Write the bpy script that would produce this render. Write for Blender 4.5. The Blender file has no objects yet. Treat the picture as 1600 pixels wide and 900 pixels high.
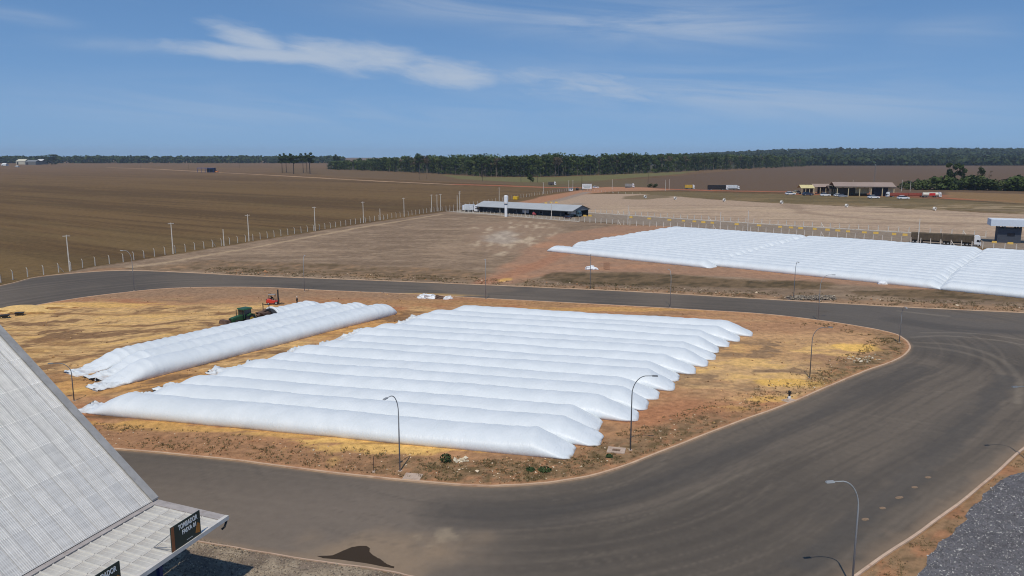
import bpy, bmesh, math, random
import numpy as np
from math import radians, sin, cos, tan, pi, sqrt
from mathutils import Vector, Matrix

random.seed(7)
SC = bpy.context.scene
COL = SC.collection

# ------------------------------------------------------------------ camera
CAM_H = 33.0
FPX = 1200.0                       # focal length in pixels of the 1600 px wide photograph
TANP = (450.0 - 244.0) / FPX
PITCH = math.atan(TANP)
cam = bpy.data.cameras.new('camera')
cam.sensor_width = 36.0
cam.lens = 36.0 * FPX / 1600.0
cam.clip_start = 0.5
cam.clip_end = 60000
camo = bpy.data.objects.new('camera', cam)
camo.location = (0, 0, CAM_H)
camo.rotation_euler = (pi / 2 - PITCH, 0, 0)
COL.objects.link(camo)
SC.camera = camo

# ------------------------------------------------------------------ sun and sky
SUN_EL, SUN_AZ = radians(61), radians(8)      # shadows fall away from the camera, a little to the right
sun = bpy.data.lights.new('sun', 'SUN')
sun.energy = 2.9
sun.angle = radians(0.55)
sun.color = (1.0, 0.92, 0.79)
suno = bpy.data.objects.new('sun', sun)
sd = Vector((sin(SUN_AZ) * cos(SUN_EL), cos(SUN_AZ) * cos(SUN_EL), -sin(SUN_EL)))   # direction of travel
suno.rotation_euler = sd.to_track_quat('-Z', 'Y').to_euler()
suno.location = (0, -50, 120)
COL.objects.link(suno)

world = bpy.data.worlds.new('World')
SC.world = world
world.use_nodes = True
wn, wl = world.node_tree.nodes, world.node_tree.links
wn.clear()


class NG:
    """tiny node-graph helper"""
    def __init__(s, tree):
        s.t = tree; s.n = tree.nodes; s.l = tree.links

    def new(s, typ, **kw):
        nd = s.n.new(typ)
        for k, v in kw.items():
            setattr(nd, k, v)
        return nd

    def put(s, sock, v):
        if hasattr(v, 'links') or isinstance(v, bpy.types.NodeSocket):
            s.l.new(v, sock)
        else:
            sock.default_value = v

    def m(s, op, a, b=0.0, c=None, clamp=False):
        nd = s.new('ShaderNodeMath', operation=op, use_clamp=clamp)
        s.put(nd.inputs[0], a); s.put(nd.inputs[1], b)
        if c is not None:
            s.put(nd.inputs[2], c)
        return nd.outputs[0]

    def noise(s, vec, scale, detail=4.0, rough=0.55, dist=0.0):
        nd = s.new('ShaderNodeTexNoise')
        if vec is not None:
            s.l.new(vec, nd.inputs['Vector'])
        nd.inputs['Scale'].default_value = scale
        nd.inputs['Detail'].default_value = detail
        nd.inputs['Roughness'].default_value = rough
        nd.inputs['Distortion'].default_value = dist
        return nd.outputs['Fac']

    def ramp(s, f, a, b, va=0.0, vb=1.0, smooth=True):
        nd = s.new('ShaderNodeMapRange')
        nd.interpolation_type = 'SMOOTHSTEP' if smooth else 'LINEAR'
        s.put(nd.inputs['Value'], f)
        for k, v in (('From Min', a), ('From Max', b), ('To Min', va), ('To Max', vb)):
            s.put(nd.inputs[k], v)
        return nd.outputs['Result']

    def mix(s, f, a, b, blend='MIX'):
        nd = s.new('ShaderNodeMix', data_type='RGBA', blend_type=blend)
        s.put(nd.inputs['Factor'], f)
        for key, v in (('A', a), ('B', b)):
            sk = [i for i in nd.inputs if i.name == key and i.type == 'RGBA'][0]
            if isinstance(v, (tuple, list)):
                sk.default_value = (*v[:3], 1)
            else:
                s.l.new(v, sk)
        return [o for o in nd.outputs if o.type == 'RGBA'][0]

    def comb(s, x, y, z):
        nd = s.new('ShaderNodeCombineXYZ')
        s.put(nd.inputs[0], x); s.put(nd.inputs[1], y); s.put(nd.inputs[2], z)
        return nd.outputs[0]


def raydir(x, y):
    cx, cy = (x - 800) / FPX, (450 - y) / FPX
    return Vector((cx, cos(PITCH) + cy * sin(PITCH), -sin(PITCH) + cy * cos(PITCH)))


def build_world():
    g = NG(world.node_tree)
    sky = g.new('ShaderNodeTexSky', sky_type='NISHITA')
    sky.sun_disc = False
    sky.sun_elevation = SUN_EL
    sky.sun_rotation = math.atan2(-sd.x, -sd.y)
    sky.altitude = 300
    sky.air_density = 1.0
    sky.dust_density = 0.25
    sky.ozone_density = 4.0
    tc = g.new('ShaderNodeTexCoord')
    sep = g.new('ShaderNodeSeparateXYZ')
    g.l.new(tc.outputs['Generated'], sep.inputs[0])
    X, Y, Z = sep.outputs
    # the band just above the horizon is dulled by haze: look the colour up a little higher
    g.l.new(g.comb(X, Y, g.m('ADD', g.m('MULTIPLY', Z, 0.85), 0.175)), sky.inputs['Vector'])
    az = g.m('ARCTAN2', X, Y)
    hyp = g.m('SQRT', g.m('ADD', g.m('MULTIPLY', X, X), g.m('MULTIPLY', Y, Y)))
    el = g.m('ARCTAN2', Z, hyp)

    def ae(px, py):
        d = raydir(px, py)
        return math.atan2(d.x, d.y), math.atan2(d.z, sqrt(d.x ** 2 + d.y ** 2))

    # warped, wind-stretched noise in azimuth / elevation
    vec = g.comb(g.m('MULTIPLY', az, 1.0), g.m('MULTIPLY', g.m('ADD', el, g.m('MULTIPLY', az, 0.10)), 4.2), 0.37)
    n1 = g.noise(vec, 5.0, 9, 0.60, 0.6)
    vec2 = g.comb(az, g.m('MULTIPLY', g.m('ADD', el, g.m('MULTIPLY', az, 0.07)), 9.0), 2.1)
    n2 = g.noise(vec2, 3.0, 8, 0.62, 0.9)
    n3 = g.noise(vec, 22.0, 6, 0.6, 0.8)

    def blob(p0, p1, wid, amp, soft=1.0):
        """soft streak between two photo positions on the sky, width in photo pixels"""
        a0, e0 = ae(*p0); a1, e1 = ae(*p1)
        dx, dy = a1 - a0, e1 - e0
        L = sqrt(dx * dx + dy * dy)
        ux, uy = dx / L, dy / L
        mx, my = (a0 + a1) / 2, (e0 + e1) / 2
        rx, ry = g.m('SUBTRACT', az, mx), g.m('SUBTRACT', el, my)
        t = g.m('DIVIDE', g.m('ADD', g.m('MULTIPLY', rx, ux), g.m('MULTIPLY', ry, uy)), L / 2)
        q = g.m('DIVIDE', g.m('ADD', g.m('MULTIPLY', rx, -uy), g.m('MULTIPLY', ry, ux)), wid / FPX)
        r2 = g.m('ADD', g.m('POWER', g.m('ABSOLUTE', t), 2.6), g.m('POWER', g.m('ABSOLUTE', q), 2.0))
        return g.m('MULTIPLY', g.m('POWER', 2.718, g.m('MULTIPLY', r2, -1.0)), amp)

    core = None
    for args in (((180, 64), (620, 100), 14, 1.0), ((400, 76), (700, 100), 27, 1.0), ((310, 36), (470, 84), 20, 0.95),
                 ((290, 34), (410, 44), 14, 0.62), ((580, 92), (800, 132), 30, 0.85), ((680, 118), (1200, 150), 32, 0.62)):
        b = blob(*args)
        core = b if core is None else g.m('MAXIMUM', core, b)
    veil = None
    for args in (((760, 22), (1290, 40), 34, 0.55), ((500, -5), (900, 30), 20, 0.4), ((1090, 52), (1230, 58), 8, 0.35), ((-60, 14), (110, 38), 8, 0.35),
                 ((80, 62), (320, 80), 9, 0.3), ((800, 130), (1560, 158), 40, 0.45), ((1380, 58), (1580, 50), 20, 0.28), ((60, 160), (900, 172), 34, 0.36)):
        b = blob(*args)
        veil = b if veil is None else g.m('MAXIMUM', veil, b)
    nn = g.m('ADD', g.m('MULTIPLY', n1, 0.65), g.m('MULTIPLY', n3, 0.45))
    c1 = g.ramp(g.m('ADD', core, g.m('MULTIPLY', g.m('SUBTRACT', nn, 0.55), 1.5)), 0.25, 1.05, 0, 0.72)
    c1 = g.m('MULTIPLY', c1, g.ramp(core, 0.02, 0.25))
    c2 = g.m('MULTIPLY', g.m('MULTIPLY', veil, g.ramp(n2, 0.28, 0.70)), 1.0)
    # the same thin cirrus carries on all round the sky
    c3 = g.m('MULTIPLY', g.ramp(n2, 0.52, 0.85), 0.16)
    c = g.m('MAXIMUM', c1, g.m('MAXIMUM', c2, c3))
    c = g.m('MULTIPLY', c, g.ramp(el, 0.0, 0.05))
    skyc = g.mix(1.0, sky.outputs[0], (0.97, 1.22, 1.36), 'MULTIPLY')
    low = g.m('MULTIPLY', g.m('POWER', 2.718, g.m('MULTIPLY', g.m('ABSOLUTE', el), -13.0)), 0.48)     # dusty air low in the sky
    skyc = g.mix(low, skyc, (3.4, 4.75, 6.2))
    colr = g.mix(c, skyc, (5.6, 6.3, 7.3))
    hsv = g.new('ShaderNodeHueSaturation')
    hsv.inputs['Saturation'].default_value = 1.0
    g.l.new(colr, hsv.inputs['Color'])
    bg = g.new('ShaderNodeBackground')
    bg.inputs['Strength'].default_value = 0.09
    g.l.new(hsv.outputs[0], bg.inputs['Color'])
    out = g.new('ShaderNodeOutputWorld')
    g.l.new(bg.outputs[0], out.inputs['Surface'])


build_world()
SC.view_settings.view_transform = 'Standard'
SC.view_settings.look = 'None'
SC.view_settings.exposure = 0.0
SC.view_settings.gamma = 1.0
SC.view_settings.use_curve_mapping = False
SC.cycles.max_bounces = 6
SC.cycles.volume_bounces = 0
SC.cycles.use_denoising = True
SC.cycles.filter_width = 1.05


# ------------------------------------------------------------------ photo <-> place
def G(x, y, z=0.0):
    """point of the place at height z seen at photo pixel x, y"""
    d = raydir(x, y)
    t = (z - CAM_H) / d.z
    return Vector((d.x * t, d.y * t, z))


def height_to(P, ytop):
    """height above z=0 of a vertical thing at P that reaches photo row ytop"""
    q = (450 - ytop) / FPX
    w = P.y * (q * cos(PITCH) - sin(PITCH)) / (cos(PITCH) + q * sin(PITCH))
    return CAM_H + w


def S(r, g, b, k=1.0):
    """display colour -> linear base colour"""
    f = lambda c: (c / 255 / 12.92 if c / 255 <= 0.04045 else ((c / 255 + 0.055) / 1.055) ** 2.4) * k
    return (f(r), f(g), f(b))


# ------------------------------------------------------------------ numpy noise
def _hash(ix, iy, seed):
    h = (ix.astype(np.int64) * 374761393 + iy.astype(np.int64) * 668265263 + seed * 1442695041) & 0xffffffff
    h = ((h ^ (h >> 13)) * 1274126177) & 0xffffffff
    h = h ^ (h >> 16)
    return (h & 0xffff).astype(np.float64) / 65535.0


def vnoise(x, y, seed=0):
    ix, iy = np.floor(x), np.floor(y)
    fx, fy = x - ix, y - iy
    fx = fx * fx * (3 - 2 * fx); fy = fy * fy * (3 - 2 * fy)
    a, b = _hash(ix, iy, seed), _hash(ix + 1, iy, seed)
    c, d = _hash(ix, iy + 1, seed), _hash(ix + 1, iy + 1, seed)
    return (a * (1 - fx) + b * fx) * (1 - fy) + (c * (1 - fx) + d * fx) * fy


def fbm(x, y, seed=0, octv=4, rough=0.5):
    s = np.zeros_like(x, dtype=float); amp = 1.0; tot = 0
    for o in range(octv):
        s += amp * vnoise(x * 2 ** o + 17.3 * o, y * 2 ** o - 9.1 * o, seed + o)
        tot += amp; amp *= rough
    return s / tot


def sstep(x, a, b):
    t = np.clip((x - a) / (b - a), 0, 1)
    return t * t * (3 - 2 * t)


def seg_dist(px, py, pts, closed=True):
    """distance to a polyline, and arc length of the nearest point"""
    n = len(pts)
    best = np.full(px.shape, 1e18); arc = np.zeros(px.shape); acc = 0.0
    for i in range(n if closed else n - 1):
        ax, ay = pts[i][0], pts[i][1]
        bx, by = pts[(i + 1) % n][0], pts[(i + 1) % n][1]
        dx, dy = bx - ax, by - ay
        L2 = dx * dx + dy * dy + 1e-12
        t = np.clip(((px - ax) * dx + (py - ay) * dy) / L2, 0, 1)
        d = (px - ax - t * dx) ** 2 + (py - ay - t * dy) ** 2
        k = d < best
        best[k] = d[k]; arc[k] = acc + t[k] * sqrt(L2)
        acc += sqrt(L2)
    return np.sqrt(best), arc


def inside(px, py, pts):
    r = np.zeros(px.shape, bool); n = len(pts); j = n - 1
    for i in range(n):
        xi, yi, xj, yj = pts[i][0], pts[i][1], pts[j][0], pts[j][1]
        if yi != yj:
            r ^= ((yi > py) != (yj > py)) & (px < (xj - xi) * (py - yi) / (yj - yi) + xi)
        j = i
    return r


def sdist(px, py, pts):
    d, _ = seg_dist(px, py, pts, True)
    return np.where(inside(px, py, pts), d, -d)


def PG(lst):
    return [tuple(G(x, y)[:2]) for x, y in lst]


def smooth_poly(pts, closed=True, sub=6):
    """Catmull-Rom through the points"""
    n = len(pts); out = []
    rng = range(n) if closed else range(n - 1)
    for i in rng:
        if closed:
            p0, p1, p2, p3 = pts[i - 1], pts[i], pts[(i + 1) % n], pts[(i + 2) % n]
        else:
            p0, p1, p2, p3 = pts[max(i - 1, 0)], pts[i], pts[i + 1], pts[min(i + 2, n - 1)]
        for k in range(sub):
            t = k / sub
            out.append(tuple(0.5 * (2 * p1[a] + (-p0[a] + p2[a]) * t + (2 * p0[a] - 5 * p1[a] + 4 * p2[a] - p3[a]) * t * t
                                    + (-p0[a] + 3 * p1[a] - 3 * p2[a] + p3[a]) * t ** 3) for a in (0, 1)))
    if not closed:
        out.append(tuple(pts[-1][:2]))
    return out


# ------------------------------------------------------------------ materials
def newmat(name):
    m = bpy.data.materials.new(name)
    m.use_nodes = True
    m.node_tree.nodes.clear()
    g = NG(m.node_tree)
    bs = g.new('ShaderNodeBsdfPrincipled')
    out = g.new('ShaderNodeOutputMaterial')
    g.l.new(bs.outputs[0], out.inputs['Surface'])
    return m, g, bs


_M = {}


def mat(name, col, rough=0.6, metal=0.0, var=0.12, vscale=0.8, bump=0.0, bscale=20.0, dirt=None, dscale=0.5, damt=0.4, spec=0.5):
    if name in _M:
        return _M[name]
    m, g, bs = newmat(name)
    tc = g.new('ShaderNodeTexCoord').outputs['Object']
    n = g.noise(tc, vscale, 5, 0.6)
    c = g.mix(g.ramp(n, 0.3, 0.7), tuple(v * (1 - var) for v in col), tuple(min(1, v * (1 + var)) for v in col))
    if dirt:
        d = g.noise(tc, dscale, 6, 0.65, 0.3)
        c = g.mix(g.ramp(d, 0.48, 0.72, 0, damt), c, dirt)
    g.l.new(c, bs.inputs['Base Color'])
    bs.inputs['Roughness'].default_value = rough
    bs.inputs['Metallic'].default_value = metal
    bs.inputs['Specular IOR Level'].default_value = spec
    if bump:
        b = g.new('ShaderNodeBump')
        b.inputs['Strength'].default_value = bump
        b.inputs['Distance'].default_value = 0.05
        g.l.new(g.noise(tc, bscale, 5, 0.6), b.inputs['Height'])
        g.l.new(b.outputs[0], bs.inputs['Normal'])
    _M[name] = m
    return m


def ground_mat(name, fine=1.2, amt=0.35, rough=0.95, bump=0.4, bdist=0.15, bscale=2.5, stretch=None, fine2=9.0):
    """colour attribute of the soil itself x fine mottling"""
    m, g, bs = newmat(name)
    at = g.new('ShaderNodeAttribute', attribute_name='soil')
    tc = g.new('ShaderNodeTexCoord').outputs['Object']
    n1 = g.noise(tc, fine, 7, 0.68)
    n2 = g.noise(tc, fine2, 5, 0.65)
    f = g.m('ADD', g.m('MULTIPLY', g.m('SUBTRACT', n1, 0.5), amt * 2.6), g.m('MULTIPLY', g.m('SUBTRACT', n2, 0.5), amt * 1.6))
    f = g.m('ADD', f, 1.0)
    c = g.mix(1.0, at.outputs['Color'], g.comb(f, f, f), 'MULTIPLY')
    g.l.new(c, bs.inputs['Base Color'])
    bs.inputs['Roughness'].default_value = rough
    bs.inputs['Specular IOR Level'].default_value = 0.15
    if bump:
        b = g.new('ShaderNodeBump')
        b.inputs['Strength'].default_value = bump
        b.inputs['Distance'].default_value = bdist
        g.l.new(g.noise(tc, bscale, 8, 0.7), b.inputs['Height'])
        g.l.new(b.outputs[0], bs.inputs['Normal'])
    return m


# ------------------------------------------------------------------ mesh builders
class MB:
    def __init__(s):
        s.v = []; s.f = []

    def add(s, vs, fs):
        o = len(s.v)
        s.v += [tuple(p) for p in vs]
        s.f += [tuple(i + o for i in f) for f in fs]
        return s

    def box(s, x0, x1, y0, y1, z0, z1, tx=0.0, ty=0.0):
        """box, top shrunk by tx, ty"""
        vs = [(x0, y0, z0), (x1, y0, z0), (x1, y1, z0), (x0, y1, z0),
              (x0 + tx, y0 + ty, z1), (x1 - tx, y0 + ty, z1), (x1 - tx, y1 - ty, z1), (x0 + tx, y1 - ty, z1)]
        return s.add(vs, [(0, 3, 2, 1), (4, 5, 6, 7), (0, 1, 5, 4), (1, 2, 6, 5), (2, 3, 7, 6), (3, 0, 4, 7)])

    def hexa(s, b, t):
        """two quads b and t (lists of 4 points)"""
        return s.add(list(b) + list(t), [(0, 3, 2, 1), (4, 5, 6, 7), (0, 1, 5, 4), (1, 2, 6, 5), (2, 3, 7, 6), (3, 0, 4, 7)])

    def prism(s, poly, y0, y1):
        """x,z outline swept along y"""
        n = len(poly)
        vs = [(x, y0, z) for x, z in poly] + [(x, y1, z) for x, z in poly]
        fs = [tuple(range(n)), tuple(range(2 * n - 1, n - 1, -1))]
        for i in range(n):
            j = (i + 1) % n
            fs.append((j, i, i + n, j + n))
        return s.add(vs, fs)

    def cyl(s, p0, p1, r0, r1=None, n=10, caps=True):
        return s.tube([p0, p1], [r0, r0 if r1 is None else r1], n, caps)

    def tube(s, pts, rads, n=8, caps=True):
        pts = [Vector(p) for p in pts]
        if not hasattr(rads, '__len__'):
            rads = [rads] * len(pts)
        rings = []
        prev = None
        for i, p in enumerate(pts):
            d = (pts[min(i + 1, len(pts) - 1)] - pts[max(i - 1, 0)]).normalized()
            if prev is None:
                a = d.orthogonal().normalized()
            else:
                a = (prev - d * prev.dot(d)).normalized()
            prev = a
            b = d.cross(a)
            rings.append([p + (a * cos(2 * pi * k / n) + b * sin(2 * pi * k / n)) * rads[i] for k in range(n)])
        vs = [q for r in rings for q in r]
        fs = []
        for i in range(len(pts) - 1):
            for k in range(n):
                k2 = (k + 1) % n
                fs.append((i * n + k, i * n + k2, (i + 1) * n + k2, (i + 1) * n + k))
        if caps:
            fs.append(tuple(range(n - 1, -1, -1)))
            fs.append(tuple((len(pts) - 1) * n + k for k in range(n)))
        return s.add(vs, fs)

    def lathe(s, prof, n=16, c=(0, 0, 0)):
        """profile of r,z round the z axis"""
        vs = []; fs = []
        for r, z in prof:
            vs += [(c[0] + r * cos(2 * pi * k / n), c[1] + r * sin(2 * pi * k / n), c[2] + z) for k in range(n)]
        for i in range(len(prof) - 1):
            for k in range(n):
                k2 = (k + 1) % n
                fs.append((i * n + k, i * n + k2, (i + 1) * n + k2, (i + 1) * n + k))
        fs.append(tuple(range(n - 1, -1, -1)))
        fs.append(tuple((len(prof) - 1) * n + k for k in range(n)))
        return s.add(vs, fs)

    def wheel(s, x, y, z, r, w, n=16):
        """tyre with bevelled shoulders, axle along y"""
        prof = [(r * 0.62, -w / 2), (r * 0.92, -w / 2), (r, -w * 0.33), (r, w * 0.33), (r * 0.92, w / 2), (r * 0.62, w / 2)]
        vs = []; fs = []
        for rr, yy in prof:
            vs += [(x + rr * cos(2 * pi * k / n), y + yy, z + rr * sin(2 * pi * k / n)) for k in range(n)]
        m = len(prof)
        for i in range(m - 1):
            for k in range(n):
                k2 = (k + 1) % n
                fs.append((i * n + k, (i + 1) * n + k, (i + 1) * n + k2, i * n + k2))
        fs.append(tuple(range(n))); fs.append(tuple((m - 1) * n + k for k in range(n - 1, -1, -1)))
        return s.add(vs, fs)

    def mesh(s, name, smooth=False):
        me = bpy.data.meshes.new(name)
        me.from_pydata(s.v, [], s.f)
        me.update()
        if smooth:
            me.polygons.foreach_set('use_smooth', [True] * len(me.polygons))
        return me

    def build(s, name, m, parent=None, smooth=False, bevel=0.0):
        me = s.mesh(name, smooth)
        if bevel:
            bm = bmesh.new(); bm.from_mesh(me)
            bmesh.ops.bevel(bm, geom=[e for e in bm.edges], offset=bevel, segments=1, affect='EDGES', clamp_overlap=True)
            bm.to_mesh(me); bm.free()
        me.materials.append(m)
        return link(name, me, parent)


def link(name, me, parent=None):
    o = bpy.data.objects.new(name, me)
    COL.objects.link(o)
    if parent is not None:
        o.parent = parent
    return o


def empty(name, loc=(0, 0, 0), rz=0.0, label=None, cat=None, group=None):
    o = bpy.data.objects.new(name, None)
    COL.objects.link(o)
    o.empty_display_size = 0.5
    o.location = loc
    o.rotation_euler = (0, 0, rz)
    if label:
        tag(o, label, cat, group)
    return o


def tag(o, label=None, cat=None, group=None, kind=None):
    if label: o['label'] = label
    if cat: o['category'] = cat
    if group: o['group'] = group
    if kind: o['kind'] = kind
    return o


def copy_tree(o, loc=None, rz=None, label=None, parent=None, scale=None):
    kids = list(o.children)
    c = o.copy()
    COL.objects.link(c)
    if parent is not None:
        c.parent = parent
    if loc is not None: c.location = loc
    if rz is not None: c.rotation_euler = (0, 0, rz)
    if scale is not None: c.scale = scale
    if label: c['label'] = label
    for k in kids:
        copy_tree(k, parent=c)
    return c


ORD = ['first', 'second', 'third', 'fourth', 'fifth', 'sixth', 'seventh', 'eighth', 'ninth', 'tenth', 'eleventh', 'twelfth', 'thirteenth',
       'fourteenth', 'fifteenth', 'sixteenth', 'seventeenth', 'eighteenth', 'nineteenth', 'twentieth']


def np_mesh(name, V, Q, colr=None, smooth=True):
    me = bpy.data.meshes.new(name)
    nv, nq, k = len(V), len(Q), Q.shape[1]
    me.vertices.add(nv)
    me.vertices.foreach_set('co', V.astype(np.float32).ravel())
    me.loops.add(nq * k)
    me.loops.foreach_set('vertex_index', Q.astype(np.int32).ravel())
    me.polygons.add(nq)
    me.polygons.foreach_set('loop_start', np.arange(0, nq * k, k, dtype=np.int32))
    me.polygons.foreach_set('use_smooth', np.full(nq, smooth))
    me.update(calc_edges=True)
    if colr is not None:
        colr = np.clip(colr * np.array([[1.05, 1.0, 0.87]]), 0, 1)
        a = me.attributes.new('soil', 'FLOAT_COLOR', 'POINT')
        a.data.foreach_set('color', np.concatenate([colr, np.ones((nv, 1))], 1).astype(np.float32).ravel())
    return me


def grid_in_poly(poly, cell, z):
    """square cells inside the outline; rim vertices pulled onto the outline"""
    P = np.array(poly)
    x0, y0 = P.min(0) - cell; x1, y1 = P.max(0) + cell
    nx, ny = int((x1 - x0) / cell) + 2, int((y1 - y0) / cell) + 2
    X, Y = np.meshgrid(x0 + np.arange(nx) * cell, y0 + np.arange(ny) * cell)
    X, Y = X.ravel(), Y.ravel()
    ins = inside(X, Y, poly)
    I = np.arange(nx * ny).reshape(ny, nx)
    Q = np.stack([I[:-1, :-1], I[:-1, 1:], I[1:, 1:], I[1:, :-1]], -1).reshape(-1, 4)
    Q = Q[ins[Q].any(1)]
    used = np.unique(Q)
    mp = -np.ones(nx * ny, int); mp[used] = np.arange(len(used))
    X, Y, ins = X[used], Y[used], ins[used]
    Q = mp[Q]
    out = np.where(~ins)[0]
    n = len(poly)
    best = np.full(len(out), 1e18); bx = X[out].copy(); by = Y[out].copy()
    for i in range(n):
        ax, ay = poly[i]; cx, cy = poly[(i + 1) % n]
        dx, dy = cx - ax, cy - ay
        t = np.clip(((X[out] - ax) * dx + (Y[out] - ay) * dy) / (dx * dx + dy * dy + 1e-12), 0, 1)
        qx, qy = ax + t * dx, ay + t * dy
        d = (X[out] - qx) ** 2 + (Y[out] - qy) ** 2
        k = d < best
        best[k] = d[k]; bx[k] = qx[k]; by[k] = qy[k]
    X[out] = bx; Y[out] = by
    return np.stack([X, Y, np.full(len(X), z)], 1), Q


def paint(colr, c, mask):
    colr[:] = colr * (1 - mask[:, None]) + np.array(c)[None, :] * mask[:, None]


# ================================================================== SETTING
# ---- the outlines of the road
ISLAND_PX = [(-120, 535), (0, 491), (100, 470), (200, 457), (280, 450.5), (400, 449.5), (520, 455), (650, 460.5), (760, 467), (950, 477), (1100, 485.5),
             (1200, 492), (1300, 504), (1385, 519), (1412, 530), (1421, 545), (1402, 562), (1350, 581), (1300, 602), (1230, 632), (1150, 661),
             (1050, 700), (950, 737), (870, 753.5), (800, 759), (740, 759.5), (640, 752), (500, 737), (350, 718), (180, 702), (20, 690), (-150, 690),
             (-330, 640), (-250, 580)]
ISLAND = smooth_poly(PG(ISLAND_PX), True, 5)
NORTH_PX = [(-500, 560), (-250, 495), (0, 447), (60, 433), (150, 424.5), (212, 423), (300, 426.5), (400, 431.5), (550, 437), (700, 443), (850, 449.5), (1000, 456.5),
            (1200, 468), (1400, 479.5), (1600, 489), (1900, 505), (2300, 530)]
NORTH = smooth_poly(PG(NORTH_PX), False, 5)
SOUTHR_PX = [(2300, 600), (1900, 610), (1720, 640), (1640, 672), (1600, 701), (1530, 762), (1440, 830), (1334, 903), (1240, 990)]
SOUTHR = smooth_poly(PG(SOUTHR_PX), False, 5)
SOUTHL_PX = [(720, 1000), (690, 930), (664, 909), (640, 900), (590, 890), (500, 877.5), (400, 861.5), (320, 848), (200, 828), (0, 800), (-300, 790), (-700, 700)]
SOUTHL = smooth_poly(PG(SOUTHL_PX), False, 5)
ROAD = NORTH + SOUTHR + SOUTHL

# ---- ground: one sheet to the horizon (rows get longer with distance)
def build_ground():
    NR, NC = 640, 470
    ys = 22.0 * (14000 / 22.0) ** (np.linspace(0, 1, NR) ** 0.93)
    ks = np.concatenate([np.linspace(-3.0, -0.86, 34), np.linspace(-0.85, 0.85, NC - 68), np.linspace(0.86, 3.0, 34)])
    Yg, Kg = np.meshgrid(ys, ks, indexing='ij')
    x, y = (Kg * Yg).ravel(), Yg.ravel()
    k = Kg.ravel()
    z = hill(x, y)
    nw = fbm(x / (0.05 * y + 2), np.log(y) * 18, 3, 4) - 0.5          # size of the wobble grows with distance
    C = np.zeros((len(x), 3))
    # ploughed field: furrow streaks
    ux, uy = 0.82, -0.572
    al, ac = x * ux + y * uy, -x * uy + y * ux
    st = fbm(al / 130, ac / 5, 11, 6, 0.65)
    st2 = fbm(al / 600, ac / 45, 12, 4)
    big = fbm(x / 300, y / 300, 13, 4)
    f = 0.62 * st + 0.38 * st2
    base = np.array(S(102, 82, 54)); lite = np.array(S(120, 97, 66)); dark = np.array(S(86, 68, 46))
    t = sstep(f, 0.40, 0.60)[:, None]
    C[:] = dark * (1 - t) + lite * t
    C[:] = C * 0.6 + base * 0.4
    ol = sstep(fbm(al / 90, ac / 14, 15, 4) + 0.3 * sstep(y, 420, 230) - 0.1, 0.48, 0.7) * 0.30
    paint(C, S(114, 98, 66), ol)
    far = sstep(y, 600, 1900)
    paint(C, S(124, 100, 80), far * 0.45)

    def region(px, c, soft=1.0, warp=1.0, amt=1.0, pts=None):
        pts = pts or PG(px)
        P = np.array(pts)
        pad = 0.08 * P[:, 1].max() + 10
        sel = (x > P[:, 0].min() - pad) & (x < P[:, 0].max() + pad) & (y > P[:, 1].min() - pad) & (y < P[:, 1].max() + pad)
        if not sel.any():
            return
        d = sdist(x[sel], y[sel], pts)
        sc = y[sel] / 200
        d = d + nw[sel] * 9 * warp * sc
        m = np.zeros(len(x)); m[sel] = sstep(d, -1.2 * soft * sc, 1.2 * soft * sc)
        paint(C, c, m * amt)
        return m

    def path(px, c, wid, soft=0.5, warp=0.3, amt=1.0):
        pts = PG(px)
        P = np.array(pts)
        pad = wid * 2 + 30
        sel = (x > P[:, 0].min() - pad) & (x < P[:, 0].max() + pad) & (y > P[:, 1].min() - pad) & (y < P[:, 1].max() + pad)
        if not sel.any():
            return
        d, _ = seg_dist(x[sel], y[sel], pts, False)
        sc = y[sel] / 200
        d = wid / 2 - d + nw[sel] * wid * warp
        m = np.zeros(len(x)); m[sel] = sstep(d, -wid * 0.25 * soft - 0.15 * sc, wid * 0.25 * soft + 0.15 * sc)
        paint(C, c, m * amt)

    # far side
    region([(860, 300), (880, 290), (1000, 280.5), (1130, 268), (1262, 258), (1420, 256), (1600, 259), (2300, 262), (2300, 330), (1600, 308), (1400, 303), (1200, 300), (1000, 298)], S(102, 84, 68), 0.6, 0.15)
    region([(430, 262), (520, 264), (700, 272), (860, 280), (840, 290), (700, 284), (560, 278), (430, 270)], S(108, 90, 68), 1.0, 0.3, 0.8)
    region([(690, 273), (770, 277), (870, 276.5), (1000, 271), (1090, 267), (1060, 272), (960, 280), (890, 288), (800, 284), (720, 280)], S(110, 114, 74), 0.8, 0.3, 0.65)
    region([(800, 285), (930, 282), (1010, 279), (1010, 292), (900, 296), (800, 292)], S(104, 92, 66), 1.0, 0.3, 0.7)
    path([(170, 262), (250, 264.5), (320, 268.5), (400, 272.5), (500, 278), (600, 283.5), (712, 288.5)], S(196, 165, 138), 7.5, 0.6, 0.4)
    path([(430, 270), (560, 277), (700, 284), (800, 288)], S(122, 98, 76), 9, 1, 0.4, 0.6)
    path([(712, 288), (780, 290), (860, 293), (930, 293.5), (1000, 294), (1120, 298), (1240, 300), (1400, 306), (1600, 316), (2200, 340)], S(168, 104, 78), 16, 0.7, 0.5)
    # service station forecourt
    region([(1225, 302), (1300, 299), (1400, 301), (1490, 305), (1480, 311), (1350, 308), (1235, 307)], S(150, 98, 74), 0.6, 0.2)
    # grass verge beyond the yard
    region([(960, 300), (1080, 300), (1240, 304), (1400, 308), (1600, 316), (2300, 345), (2300, 372), (1600, 334), (1400, 325), (1200, 317), (1080, 309), (990, 306)], S(114, 100, 72), 0.6, 0.4)
    gn = fbm(x / 26, y / 7, 17, 5, 0.65)
    gm_ = sstep(x, 20, 60) * sstep(y, 330, 360) * sstep(y, 720, 640)
    paint(C, S(88, 78, 54), gm_ * sstep(gn, 0.5, 0.64) * 0.5)
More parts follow.
